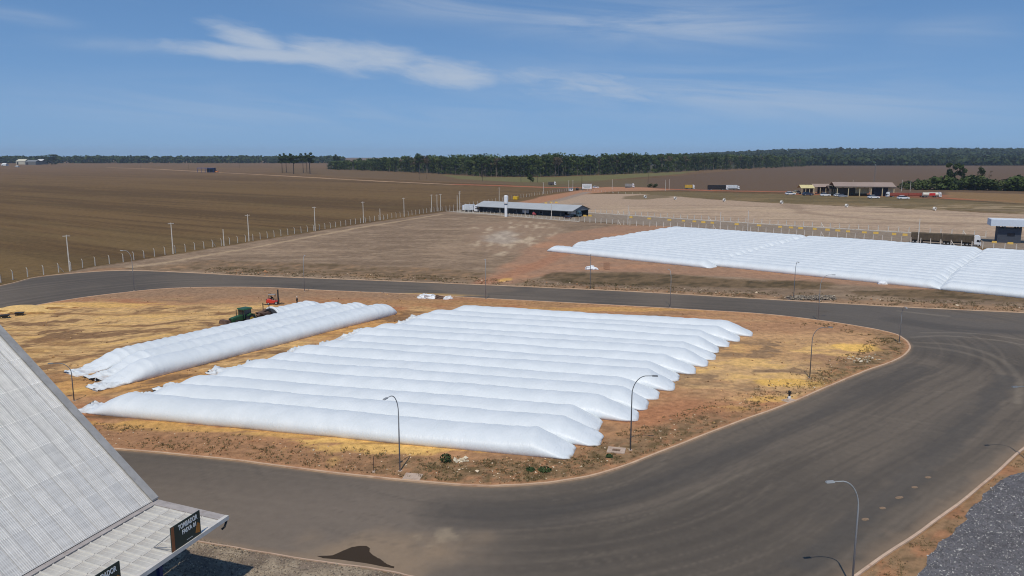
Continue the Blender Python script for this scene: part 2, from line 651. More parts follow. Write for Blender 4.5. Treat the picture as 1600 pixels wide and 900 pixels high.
    paint(C, S(146, 122, 90), gm_ * sstep(gn, 0.46, 0.34) * 0.4)
    region([(1480, 300), (1600, 303), (2200, 320), (2200, 340), (1600, 318), (1480, 309)], S(138, 112, 80), 0.6, 0.3, 0.8)
    path([(1440, 309), (1520, 314), (1600, 319), (1900, 330)], S(84, 66, 50), 10, 0.6, 0.8, 0.7)
    # pale truck yard
    region([(800, 334), (850, 318), (905, 303.5), (1000, 303), (1080, 309), (1200, 317), (1400, 325.5), (1600, 335), (2300, 375), (2300, 430), (1600, 379), (1432, 364), (1200, 351), (905, 331)], S(170, 149, 132), 0.5, 0.3)
    lot = sstep(x, 5, 40) * sstep(y, 280, 300) * sstep(y, 560, 500)
    ln = fbm(x / 80, y / 3.2 + x / 30, 19, 5, 0.6)
    paint(C, S(190, 170, 148), lot * sstep(ln, 0.53, 0.66) * 0.55)
    paint(C, S(138, 120, 104), lot * sstep(ln, 0.47, 0.34) * 0.5)
    path([(930, 330), (1100, 327), (1300, 331), (1600, 345)], S(186, 164, 142), 16, 1.2, 1.2, 0.7)
    path([(1230, 320), (1260, 333), (1330, 340), (1500, 352)], S(140, 120, 104), 9, 1.0, 1.2, 0.6)
    path([(980, 322), (1150, 321), (1350, 330), (1600, 341)], S(140, 120, 104), 5, 1.0, 1.2, 0.5)
    region([(975, 307), (1040, 302), (1045, 308), (1010, 312), (970, 311)], S(112, 98, 72), 0.4, 0.4, 0.8)
    # red earth by the gate
    region([(800, 318), (850, 307), (900, 299), (950, 292), (1010, 293), (1060, 297), (960, 299), (915, 303), (870, 315), (830, 326)], S(174, 130, 104), 0.5, 0.3, 0.85)
    path([(905, 318), (890, 322), (850, 333)], S(150, 138, 128), 9, 0.5, 0.1, 0.8)
    path([(850, 318), (880, 311), (918, 300)], S(146, 134, 126), 8, 0.5, 0.1, 0.9)
    # bare yard south of the field fence
    yard = region([(-600, 560), (-250, 500), (-60, 462), (0, 448), (95, 428), (140, 418.5), (265, 399.5), (381, 380), (492, 362), (612, 343), (695, 331), (760, 333), (905, 346), (1200, 365), (1600, 394), (2300, 440),
                   (2300, 560), (1600, 500), (1200, 480), (700, 455), (212, 436), (0, 460)], S(136, 117, 100), 0.4, 0.12)
    # mottled, scraped earth in the yard
    sc = fbm(x / 22, y / 9, 21, 5, 0.6)
    sc2 = fbm(x / 12 + y / 30, y / 2.2, 22, 5, 0.68)
    paint(C, S(168, 148, 128), yard * sstep(sc2, 0.54, 0.68) * 0.5)
    paint(C, S(112, 95, 80), yard * sstep(sc2, 0.46, 0.34) * 0.4)
    paint(C, S(164, 142, 122), yard * sstep(sc, 0.55, 0.74) * 0.55)
    paint(C, S(116, 98, 82), yard * sstep(sc, 0.45, 0.28) * 0.5)
    path([(100, 433), (180, 421), (260, 410), (400, 386), (560, 356), (690, 335)], S(176, 154, 130), 2.6, 0.8, 0.5, 0.9)
    region([(0, 447), (60, 434), (130, 424), (170, 419), (200, 419), (130, 430), (20, 449)], S(150, 118, 92), 0.6, 0.4, 0.8)
    # scrubby band along the far kerb
    b = region([(205, 419), (330, 408), (520, 412), (700, 420), (830, 432), (840, 444), (700, 438), (400, 427), (230, 421)], S(126, 104, 82), 1.5, 0.6, 0.6)
    sp = fbm(x / 3.2, y / 2.4, 24, 4, 0.65)
    paint(C, S(94, 80, 58), b * sstep(sp, 0.52, 0.68) * 0.75)
    paint(C, S(172, 138, 106), b * sstep(sp, 0.42, 0.28) * 0.5)
    # rutted, pale ground left of the far bags
    r = region([(740, 352), (800, 344), (880, 350), (880, 372), (850, 398), (770, 400), (735, 380)], S(150, 128, 110), 2.5, 0.8, 0.8)
    rt = fbm(x / 2.5 + 0.6 * fbm(x / 15, y / 15, 5), y / 12, 27, 4)
    paint(C, S(190, 172, 152), r * sstep(rt, 0.55, 0.72) * 0.8)
    region([(765, 362), (800, 356), (815, 366), (790, 380), (765, 377)], S(176, 168, 162), 2.0, 0.8, 0.5)
    # red soil round the far bags
    rd = region([(745, 442), (790, 415), (830, 385), (870, 366), (960, 352), (1050, 352), (1600, 396), (2300, 450), (2300, 520), (1600, 466), (1420, 452), (1250, 440), (1000, 425), (900, 424), (845, 432), (800, 445)], S(158, 126, 106), 1.2, 0.5, 0.95)
    paint(C, S(180, 136, 108), rd * sstep(fbm(x / 14, y / 6, 29, 4), 0.55, 0.75) * 0.6)
    path([(735, 449), (790, 432), (850, 410), (880, 395)], S(164, 120, 96), 6, 1.0, 0.5, 0.8)
    # dark scrub islands between far kerb and far bags
    for px in ([(835, 436), (870, 427), (1000, 426), (1130, 434), (1240, 442), (1310, 448), (1290, 453), (1100, 449), (900, 443)],
               [(1330, 455), (1450, 451), (1600, 462), (2000, 485), (2000, 505), (1600, 474), (1460, 466), (1340, 462)],
               [(1190, 436), (1300, 441), (1320, 448), (1200, 446)]):
        g_ = region(px, S(112, 94, 72), 1.0, 0.8, 0.85)
        paint(C, S(78, 68, 50), g_ * sstep(sp, 0.46, 0.62) * 0.8)
    e = region([(780, 446), (900, 447), (1100, 456), (1300, 467), (1600, 480), (1600, 490), (1200, 469), (900, 454)], S(160, 128, 102), 0.7, 0.4, 0.7)
    paint(C, S(98, 82, 62), e * sstep(sp, 0.55, 0.68) * 0.8)
    region([(1225, 463), (1305, 463), (1312, 470), (1230, 469)], S(92, 88, 90), 0.5, 0.5, 0.9)
    region([(775, 437), (800, 433), (803, 438), (780, 441)], S(214, 170, 102), 0.4, 0.3, 0.9)
    # paved truck lane between the two concrete fences, forecourt of the long building
    region([(905, 331), (1200, 350.5), (1432, 363.5), (1600, 373), (2300, 412), (2300, 440), (1600, 391), (1200, 364), (905, 345)], S(140, 128, 118), 0.3, 0.05, 0.95)
    region([(715, 328), (745, 330), (900, 340), (905, 346), (760, 335), (712, 333)], S(150, 140, 130), 0.5, 0.1, 0.9)
    # forest floor
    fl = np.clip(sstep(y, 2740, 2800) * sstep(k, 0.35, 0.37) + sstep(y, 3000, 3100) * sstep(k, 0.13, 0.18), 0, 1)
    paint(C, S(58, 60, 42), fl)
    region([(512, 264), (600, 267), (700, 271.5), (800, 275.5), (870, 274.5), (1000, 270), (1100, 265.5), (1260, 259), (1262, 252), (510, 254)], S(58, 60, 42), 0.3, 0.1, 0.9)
    # near side: dirt strips by the right kerb and at the left corner
    rs = region(None, S(150, 122, 96), 0.5, 0.25, 1.0, pts=[(60, 20), (150, 20), (150, 130)] + [tuple(p) for p in SOUTHR[:]] + [(20, 20)])
    paint(C, S(168, 112, 82), rs * sstep(fbm(x / 2.5, y / 2.5, 33, 4), 0.52, 0.68) * 0.45)
    paint(C, S(112, 96, 74), rs * sstep(fbm(x / 0.8, y / 0.8, 35, 3), 0.58, 0.7) * 0.6)
    ls = region(None, S(124, 112, 104), 0.5, 0.25, 1.0, pts=[tuple(p) for p in SOUTHL] + [(-120, 20), (-10, 20)])
    paint(C, S(164, 152, 138), ls * sstep(fbm(x / 3.5, y / 3.5, 36, 4), 0.5, 0.62) * 0.8)
    V = np.stack([x, y, z], 1)
    I = np.arange(NR * NC).reshape(NR, NC)
    Q = np.stack([I[:-1, :-1], I[:-1, 1:], I[1:, 1:], I[1:, :-1]], -1).reshape(-1, 4)
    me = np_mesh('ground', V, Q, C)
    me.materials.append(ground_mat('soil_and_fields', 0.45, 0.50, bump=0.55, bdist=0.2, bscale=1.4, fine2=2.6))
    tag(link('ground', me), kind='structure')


def hill(x, y):
    k = x / np.maximum(y, 1)
    return 52 * sstep(y, 2900, 5600) * sstep(k, 0.12, 0.42) + 6 * sstep(y, 3600, 6000)


build_ground()


def hill1(x, y):
    return float(hill(np.array([x]), np.array([y]))[0])


# ---- road
def build_road():
    V, Q = grid_in_poly(ROAD, 0.36, 0.012)
    x, y = V[:, 0], V[:, 1]
    di, arc = seg_dist(x, y, ISLAND, True)
    dn, arcn = seg_dist(x, y, NORTH, False)
    dr, arcr = seg_dist(x, y, SOUTHR, False)
    dl, arcl = seg_dist(x, y, SOUTHL, False)
    C = np.zeros((len(x), 3))
    base = np.array(S(104, 96, 89)); dark = np.array(S(89, 83, 78)); dust = np.array(S(142, 124, 108))
    big = fbm(x / 26, y / 26, 41, 4)
    t = sstep(big, 0.36, 0.64)[:, None]
    C[:] = dark * (1 - t) + base * t
    # wheel paths follow the island kerb
    lane = 0.5 * fbm(di / 1.3, arc / 46, 43, 4, 0.6) + 0.5 * fbm(di / 0.5, arc / 30, 44, 3, 0.6)
    paint(C, S(124, 114, 106), sstep(lane, 0.51, 0.66) * 0.30)
    paint(C, S(68, 64, 62), sstep(lane, 0.48, 0.36) * 0.30)
    # newer black asphalt in the far right junction
    nb = sstep(x, 45, 75) * sstep(y, 120, 140)
    paint(C, S(98, 93, 90), nb * sstep(fbm(x / 20, y / 9, 45, 4), 0.3, 0.55) * 0.85)
    # grey dusty near-left carriageway
    nl = sstep(y, 88, 66) * sstep(x, 6, -14)
    paint(C, S(124, 114, 107), nl * 0.75)
    pud = G(560, 865)
    pd = np.hypot((x - pud.x - 3) / 9, (y - pud.y) / 5)
    paint(C, S(146, 128, 110), sstep(pd + (fbm(x / 3, y / 3, 47, 4) - 0.5) * 1.2, 1.2, 0.2) * 0.75)
    dp = G(690, 840)
    paint(C, S(160, 146, 128), sstep(np.hypot((x - dp.x) / 2.2, (y - dp.y) / 1.6) + (fbm(x / 1.2, y / 1.2, 49, 3) - 0.5) * 2.2, 1.0, 0.2) * 0.6)
    # swept turning marks: arcs about the corners
    for (cx, cy), sd_, amt in (((-2, 92), 51, 0.5), ((62, 118), 53, 0.5), ((100, 170), 55, 0.45)):
        r = np.hypot(x - cx, y - cy); a = np.arctan2(y - cy, x - cx)
        s_ = fbm(r / 0.42, a * 1.5, sd_, 4, 0.65)
        fall = sstep(r, 60, 20)
        paint(C, S(126, 117, 108), sstep(s_, 0.62, 0.80) * amt * 0.55 * fall)
        paint(C, S(72, 69, 68), sstep(s_, 0.36, 0.24) * amt * 0.55 * fall)
    # light wheel arcs in the right-hand turn
    for px, w_, am in (([(1425, 527), (1480, 525), (1560, 532), (1600, 539), (1700, 552)], 0.6, 0.5), ([(1440, 520), (1520, 521), (1600, 531)], 0.5, 0.5),
                       ([(1425, 540), (1490, 548), (1540, 562), (1562, 580), (1570, 600)], 0.9, 0.30),
                       ([(1430, 535), (1500, 540), (1560, 560), (1590, 590), (1590, 630)], 0.8, 0.35),
                       ([(900, 672), (1010, 648), (1100, 620)], 0.5, 0.0), ([(940, 838), (1060, 790), (1160, 740), (1300, 690)], 0.5, 0.12),
                       ([(1405, 486), (1450, 491), (1480, 494)], 1.0, 0.5)):
        d, a = seg_dist(x, y, smooth_poly(PG(px), False, 6), False)
        paint(C, S(150, 140, 128), sstep(d, w_, w_ * 0.3) * am * (0.35 + 0.65 * vnoise(a / 3, d, 57)))
    # worn dark lane next to the right-hand kerb
    d, a = seg_dist(x, y, smooth_poly(PG([(1260, 880), (1360, 800), (1460, 715), (1530, 650), (1575, 590)]), False, 6), False)
    paint(C, S(78, 76, 76), sstep(d + (fbm(x / 2, y / 2, 59, 3) - 0.5) * 2, 2.2, 0.6) * 0.55)
    # dark, rubbered band where trucks swing round the island
    for px, w_, am in (([(700, 800), (820, 803), (960, 778), (1080, 735), (1200, 685), (1330, 625), (1440, 575)], 3.4, 0.62),
                       ([(1400, 500), (1480, 512), (1600, 520), (1750, 530)], 4.0, 0.5), ([(1290, 800), (1420, 705), (1530, 620), (1590, 575)], 2.6, 0.35)):
        d, a = seg_dist(x, y, smooth_poly(PG(px), False, 6), False)
        paint(C, S(72, 70, 70), sstep(d + (fbm(a / 9, d / 1.2, 60, 4) - 0.5) * 4.5, w_, 0.3) * am)
    # dust drifting from kerbs
    for dd, w_ in ((di, 0.9), (dn, 1.0), (dr, 2.2), (dl, 1.2)):
        nz = fbm(x / 1.6, y / 1.6, 61, 3)
        paint(C, dust, sstep(dd, w_ * (0.4 + nz), 0.0) * 0.7)
    # soil tracked across the road at the far entrance
    tr = G(735, 452)
    m = sstep(np.hypot((x - tr.x) / 12, (y - tr.y) / 16) + (fbm(x / 5, y / 5, 63, 3) - 0.5), 1.1, 0.5)
    paint(C, S(118, 106, 96), m * 0.6)
    g0 = G(690, 460)
    m = sstep(np.hypot((x - g0.x) / 26, (y - g0.y) / 2.6) + (fbm(x / 4, y / 2, 65, 3) - 0.5) * 1.2, 1.0, 0.5)
    paint(C, S(196, 160, 104), m * sstep(di, 5, 1) * 0.7)
    me = np_mesh('road', V, Q, C)
    m, g, bs = newmat('asphalt')
    at = g.new('ShaderNodeAttribute', attribute_name='soil')
    tc = g.new('ShaderNodeTexCoord').outputs['Object']
    n1 = g.noise(tc, 0.9, 8, 0.7); n2 = g.noise(tc, 14, 4, 0.7)
    f = g.m('ADD', 1.0, g.m('ADD', g.m('MULTIPLY', g.m('SUBTRACT', n1, 0.5), 0.42), g.m('MULTIPLY', g.m('SUBTRACT', n2, 0.5), 0.34)))
    c = g.mix(1.0, at.outputs['Color'], g.comb(f, f, f), 'MULTIPLY')
    sp = g.ramp(g.noise(tc, 3.1, 3, 0.9), 0.735, 0.775)
    c = g.mix(g.m('MULTIPLY', sp, 0.45), c, S(176, 164, 150))
    g.l.new(c, bs.inputs['Base Color'])
    bs.inputs['Roughness'].default_value = 0.86
    bs.inputs['Specular IOR Level'].default_value = 0.25
    b = g.new('ShaderNodeBump'); b.inputs['Strength'].default_value = 0.25; b.inputs['Distance'].default_value = 0.03
    g.l.new(n2, b.inputs['Height']); g.l.new(b.outputs[0], bs.inputs['Normal'])
    me.materials.append(m)
    tag(link('road', me), kind='structure')


build_road()

# ---- the raised island the bags lie on
IZ = 0.13


def build_island():
    V, Q = grid_in_poly(ISLAND, 0.5, IZ)
    x, y = V[:, 0], V[:, 1]
    d, _ = seg_dist(x, y, ISLAND, True)
    z = V[:, 2] + 0.10 * (fbm(x / 3, y / 3, 70, 4) - 0.5) * sstep(d, 0.6, 2.5)
    C = np.zeros((len(x), 3))
    C[:] = np.array(S(172, 132, 100))
    n5 = fbm(x / 9, y / 5, 71, 5, 0.6)
    paint(C, S(170, 114, 82), sstep(n5, 0.5, 0.7) * 0.75)
    paint(C, S(134, 108, 86), sstep(n5, 0.46, 0.3) * 0.6)

    def spot(px, rx, ry, c, amt=1.0, edge=0.6, seed=0, rag=1.3, sx=5.0, sy=2.2):
        p = G(*px)
        q = np.hypot((x - p.x) / rx, (y - p.y) / ry) + (fbm(x / sx, y / sy, 73 + seed, 5, 0.62) - 0.5) * rag
        m = sstep(q, 1.0 + edge * 0.4, 1.0 - edge * 0.6)
        paint(C, c, m * amt)
        return m

    grain, gold, dirty = S(200, 165, 118), S(220, 180, 112), S(128, 100, 76)
    # spilled grain: wide, streaked by wheels
    m = spot((170, 530), 52, 30, grain, 0.95, 0.7, 1)
    m = np.maximum(m, spot((420, 500), 40, 16, grain, 0.9, 0.7, 2))
    m = np.maximum(m, spot((60, 500), 26, 16, grain, 0.9, 0.7, 3))
    m = np.maximum(m, spot((330, 600), 30, 7, S(196, 150, 96), 0.85, 0.7, 4))
    m = np.maximum(m, spot((560, 505), 18, 12, S(190, 144, 94), 0.9, 0.7, 5))
    rx_, ry_ = x * 0.80 + y * 0.6, -x * 0.6 + y * 0.80
    st = fbm(rx_ / 8 + 3 * fbm(x / 20, y / 20, 76), ry_ / 3.6 + 2 * fbm(x / 14, y / 14, 78), 75, 5, 0.66)
    paint(C, dirty, m * sstep(st, 0.53, 0.64) * 0.92)
    paint(C, gold, m * sstep(st, 0.44, 0.30) * 0.6)
    st2 = fbm(x / 16 + 2 * fbm(x / 25, y / 25, 80), y / 2.2 + 2.5 * fbm(x / 18, y / 18, 81), 77, 4, 0.6)
    paint(C, S(138, 104, 74), m * sstep(st2, 0.56, 0.70) * 0.7)
    # grain on the right-hand side
    spot((1230, 555), 32, 26, S(196, 158, 120), 0.8, 0.9, 28, 1.2)
    m2 = spot((1180, 580), 15, 13, S(196, 162, 120), 0.9, 0.8, 6)
    m2 = np.maximum(m2, spot((1240, 545), 14, 8, S(186, 150, 112), 0.9, 0.8, 7))
    m2 = np.maximum(m2, spot((1150, 545), 8, 8, S(190, 150, 106), 0.9, 0.8, 27))
    st3 = fbm(x / 5, y / 3.2, 79, 5, 0.62)
    paint(C, S(132, 110, 90), m2 * sstep(st3, 0.53, 0.64) * 0.85)
    paint(C, S(216, 178, 118), m2 * sstep(st3, 0.46, 0.36) * 0.8)
    spot((1340, 544), 4.6, 3.0, S(228, 186, 108), 0.95, 0.35, 8, 1.1, 2.0, 1.6)
    spot((1325, 583), 3.6, 2.2, S(220, 178, 104), 0.8, 0.5, 9, 1.3, 1.5, 1.2)
    spot((1240, 600), 6.5, 2.0, S(222, 180, 102), 0.9, 0.4, 10, 1.4, 2.5, 1.2)
    spot((1130, 640), 3, 1.4, S(212, 170, 100), 0.6, 0.5, 12, 1.3, 1.2, 1.0)
    spot((1210, 625), 4, 1.4, S(216, 174, 102), 0.7, 0.5, 12, 1.3, 1.2, 1.0)
    # bare red soil off the right bag ends
    spot((1080, 655), 8, 9, S(170, 122, 92), 0.9, 0.9, 13, 0.8)
    spot((1200, 512), 26, 5, S(166, 128, 100), 0.8, 0.9, 14, 0.8)
    spot((1300, 565), 5, 5, S(150, 118, 96), 0.7, 0.9, 15, 0.9)
    # yellow spill below the front bag
    spot((625, 701), 11, 1.9, gold, 0.98, 0.3, 16, 1.5, 3.0, 1.0)
    spot((560, 688), 7, 1.2, gold, 0.9, 0.35, 17, 1.5, 3.0, 0.8)
    spot((640, 694), 6, 0.5, S(150, 116, 76), 0.9, 0.35, 20, 1.5, 3.0, 0.8)
    spot((480, 680), 8, 1.2, S(206, 166, 102), 0.7, 0.5, 18, 1.5, 3.0, 1.0)
    spot((330, 672), 10, 1.1, S(206, 164, 100), 0.75, 0.4, 19, 1.6, 3.0, 0.8)
    spot((240, 664), 7, 1.4, S(200, 158, 96), 0.8, 0.4, 23, 1.6, 2.5, 0.8)
    spot((522, 722), 0.7, 1.5, gold, 0.8, 0.6, 21, 1.0, 1.0, 1.0)
    # dark brown strip under the left end of the front bag
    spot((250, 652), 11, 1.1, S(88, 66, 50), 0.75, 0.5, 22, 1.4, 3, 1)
    # far rim: bare, wheel-polished earth
    far = sstep(y, 168, 184)
    paint(C, S(146, 122, 102), far * 0.75)
    spot((760, 474), 40, 4, S(168, 132, 94), 0.6, 0.7, 24)
    spot((960, 484), 26, 2.4, S(204, 160, 96), 0.6, 0.5, 25, 1.6, 4, 1.0)
    spot((130, 478), 20, 3, S(212, 172, 108), 0.85, 0.4, 26, 1.5, 5, 1.5)
    # weedy grey-brown verge just behind the front kerb
    vg = sstep(d, 9.5, 6.0) * sstep(x, 2, 4) * sstep(y, 99, 91) * sstep(d + 3 * (fbm(x / 4, y / 4, 82) - .5), 7, 4)
    vg = np.maximum(vg, sstep(d, 6, 3) * sstep(x, 40, 50) * sstep(y, 150, 135))
    vg = np.maximum(vg, sstep(d, 7, 4.5) * sstep(x, -22, -8) * sstep(y, 95, 90))
    paint(C, S(134, 112, 88), vg * 0.85)
    sp = fbm(x / 0.9, y / 0.9, 84, 3, 0.7)
    paint(C, S(96, 82, 58), vg * sstep(sp, 0.54, 0.68) * 0.85)
    paint(C, S(168, 122, 92), vg * sstep(sp, 0.42, 0.3) * 0.7)
    rv = sstep(d, 8, 4) * sstep(x, -8, -20) * sstep(y, 120, 100)
    paint(C, S(146, 112, 88), rv * 0.5)
    paint(C, S(176, 132, 102), sstep(d, 0.9, 0.2) * 0.7)
    V[:, 2] = z
    me = np_mesh('island_ground', V, Q, C)
    me.materials.append(ground_mat('spilled_grain_soil', 0.9, 0.62, bump=0.6, bdist=0.12, bscale=3.0, fine2=6.0))
    tag(link('island_ground', me), kind='structure')


build_island()

# ---- kerbs
def kerb(name, line, closed, m, h=0.16, w=0.34, side=1.0):
    pts = [Vector((p[0], p[1], 0)) for p in line]
    n = len(pts)
    vs, fs = [], []
    for i in range(n):
        a = pts[i - 1] if (closed or i > 0) else pts[i]
        b = pts[(i + 1) % n] if (closed or i < n - 1) else pts[i]
        t = (b - a).normalized()
        nn = Vector((-t.y, t.x, 0)) * side
        wob = 0.03 * sin(i * 1.7) + 0.02 * sin(i * 0.53)
        for o, z in ((-w / 2, -0.1), (-w / 2 + 0.03, h - 0.02), (-w / 2 + 0.07, h), (w / 2, h), (w / 2, -0.1)):
            p = pts[i] + nn * (o + wob)
            vs.append((p.x, p.y, z))
    for i in range(n if closed else n - 1):
        j = (i + 1) % n
        for q in range(4):
            fs.append((i * 5 + q, j * 5 + q, j * 5 + q + 1, i * 5 + q + 1))
    b = MB().add(vs, fs)
    o = b.build(name, m)
    return tag(o, kind='structure')


KERB = mat('dusty_concrete_kerb', S(202, 170, 138), 0.9, var=0.12, vscale=0.5, dirt=S(168, 124, 96), dscale=0.25, damt=0.7)
kerb('island_kerb', ISLAND, True, KERB)
kerb('north_kerb', NORTH, False, KERB, 0.14, 0.3)
kerb('east_kerb', SOUTHR, False, mat('pale_kerb', S(200, 172, 146), 0.9, dirt=S(160, 120, 92), dscale=0.4, damt=0.6), 0.15, 0.30)
kerb('west_kerb', SOUTHL, False, mat('pale_kerb2', S(190, 162, 138), 0.9, dirt=S(160, 124, 100), dscale=0.4, damt=0.6), 0.09, 0.20)

# ---- puddle in the gutter
def blob_sheet(name, pts, z, m, thick=0.0):
    bm = bmesh.new()
    vs = [bm.verts.new((p[0], p[1], z)) for p in pts]
    bm.faces.new(vs)
    bmesh.ops.triangulate(bm, faces=bm.faces[:])
    me = bpy.data.meshes.new(name); bm.to_mesh(me); bm.free()
    me.materials.append(m)
    return link(name, me)


pm, pg_, pb = newmat('muddy_water')
pb.inputs['Base Color'].default_value = (*S(64, 52, 38), 1)
pb.inputs['Roughness'].default_value = 0.2
pb.inputs['Specular IOR Level'].default_value = 0.06
PUD = [(495, 869), (520, 868), (536, 860.5), (550, 855), (562, 853), (573, 853.5), (578, 857), (577, 862), (583, 868), (590, 872), (597, 876), (602, 880), (607, 882.5), (615, 885), (616, 888), (598, 885.5), (570, 880), (530, 874.5), (505, 872.5)]
pp = PG(PUD)
rr = random.Random(3)
pts = []
for i in range(len(pp)):
    a, b = pp[i], pp[(i + 1) % len(pp)]
    for t in (0, 0.33, 0.66):
        j = 0.05 if 8 < i < 14 else 0.02
        pts.append((a[0] + (b[0] - a[0]) * t + rr.uniform(-j, j), a[1] + (b[1] - a[1]) * t + rr.uniform(-j, j)))
tag(blob_sheet('puddle', pts, 0.018, pm), kind='structure')

# ---- yellow worn studs painted across the lane
STUD = mat('worn_yellow_paint', S(138, 114, 88), 0.85, var=0.25, vscale=6, dirt=S(104, 94, 82), dscale=2.5, damt=0.95)
for i, (sx, sy) in enumerate([(1352, 811.5), (1379, 794), (1405, 777.5), (1429, 761.5), (1450, 746)]):
    p = G(sx, sy)
    b = MB().lathe([(0.42, 0.0), (0.40, 0.025), (0.28, 0.05), (0.1, 0.06)], 14)
    o = b.build('road_stud', STUD, smooth=True)
    o.location = (p.x, p.y, 0.014); o.scale = (1.0 + 0.2 * sin(i * 4), 0.6, 0.5); o.rotation_euler = (0, 0, 0.4)
    tag(o, '%s worn yellow stud from the lower left in the row near the right kerb' % ORD[i], 'road stud', 'worn yellow studs on the asphalt')

# ---- concrete inspection covers on the island
CONC = mat('pale_concrete', S(188, 166, 146), 0.9, var=0.1, vscale=2, dirt=S(140, 112, 90), dscale=1.2, damt=0.5)
p = G(963, 706)
b = MB()
for (x0, x1, y0, y1) in ((-1.0, 1.0, -0.85, -0.38), (-1.0, 1.0, 0.38, 0.85), (-1.0, -0.45, -0.38, 0.38), (0.45, 1.0, -0.38, 0.38)):
    b.box(x0, x1, y0, y1, 0, 0.14)
t = empty('inspection_chamber', (p.x, p.y, IZ - 0.02), -0.25, 'square concrete chamber rim beside the lamp post right of the bags', 'manhole')
b.build('rim', CONC, t)
MB().box(-0.449, 0.449, -0.379, 0.379, 0, 0.06).build('cover', mat('dark_cover', S(120, 96, 78), 0.9), t)
p = G(645, 747)
o = MB().box(-0.95, 0.95, -0.75, 0.75, 0, 0.10, 0.03, 0.03).build('concrete_slab', CONC)
o.location = (p.x, p.y, IZ - 0.02); o.rotation_euler = (0.03, 0.02, -0.15)
tag(o, 'pale concrete drain slab at the kerb below the front bag', 'slab')
p = G(1232, 627)
o = MB().box(-0.9, 0.9, -0.6, 0.6, 0, 0.08, 0.03, 0.03).build('concrete_slab', CONC)
o.location = (p.x, p.y, IZ - 0.02); o.rotation_euler = (0, 0, 0.5)
tag(o, 'small concrete drain slab under the black and white marker post', 'slab')
# black and white marker post on it
t = empty('marker_post', (G(1233, 624).x, G(1233, 624).y, IZ + 0.06), 0, 'short black and white marker post at the right kerb', 'bollard')
MB().lathe([(0.20, 0), (0.20, 0.28), (0.16, 0.30)], 12).build('base', mat('white_paint', S(226, 226, 222), 0.6), t)
MB().lathe([(0.14, 0.30), (0.14, 0.75), (0.20, 0.78), (0.20, 0.95), (0.1, 1.02)], 12).build('post', mat('black_rubber', S(34, 34, 36), 0.6), t)
MB().cyl((-0.3, 0, 0.62), (0.3, 0, 0.62), 0.05).build('handle', mat('black_rubber', S(34, 34, 36)), t)

# ================================================================== GRAIN BAGS
BAGM, g, bs = newmat('white_bag_plastic')
tc = g.new('ShaderNodeTexCoord').outputs['Object']
n1 = g.noise(tc, 0.35, 5, 0.6)
c = g.mix(g.ramp(n1, 0.35, 0.68), (0.69, 0.73, 0.735), (0.75, 0.785, 0.785))
n2 = g.noise(tc, 1.7, 6, 0.65, 0.4)
c = g.mix(g.ramp(n2, 0.60, 0.80, 0, 0.22), c, (0.58, 0.56, 0.53))
sz = g.new('ShaderNodeSeparateXYZ'); g.l.new(tc, sz.inputs[0])
n4 = g.noise(tc, 0.9, 4, 0.6)
c = g.mix(g.ramp(g.m('ADD', sz.outputs[2], g.m('MULTIPLY', n4, -0.5)), 0.02, -0.25, 0, 0.45), c, S(176, 142, 112))     # soil splash on the lowest hand's breadth
g.l.new(c, bs.inputs['Base Color'])
bs.inputs['Roughness'].default_value = 0.42
bs.inputs['Specular IOR Level'].default_value = 0.35
mp = g.new('ShaderNodeMapping'); g.l.new(tc, mp.inputs['Vector']); mp.inputs['Scale'].default_value = (1.0, 0.35, 0.35)
n3 = g.noise(mp.outputs[0], 2.2, 6, 0.6, 0.6)
b_ = g.new('ShaderNodeBump'); b_.inputs['Strength'].default_value = 0.6; b_.inputs['Distance'].default_value = 0.12
g.l.new(n3, b_.inputs['Height']); g.l.new(b_.outputs[0], bs.inputs['Normal'])


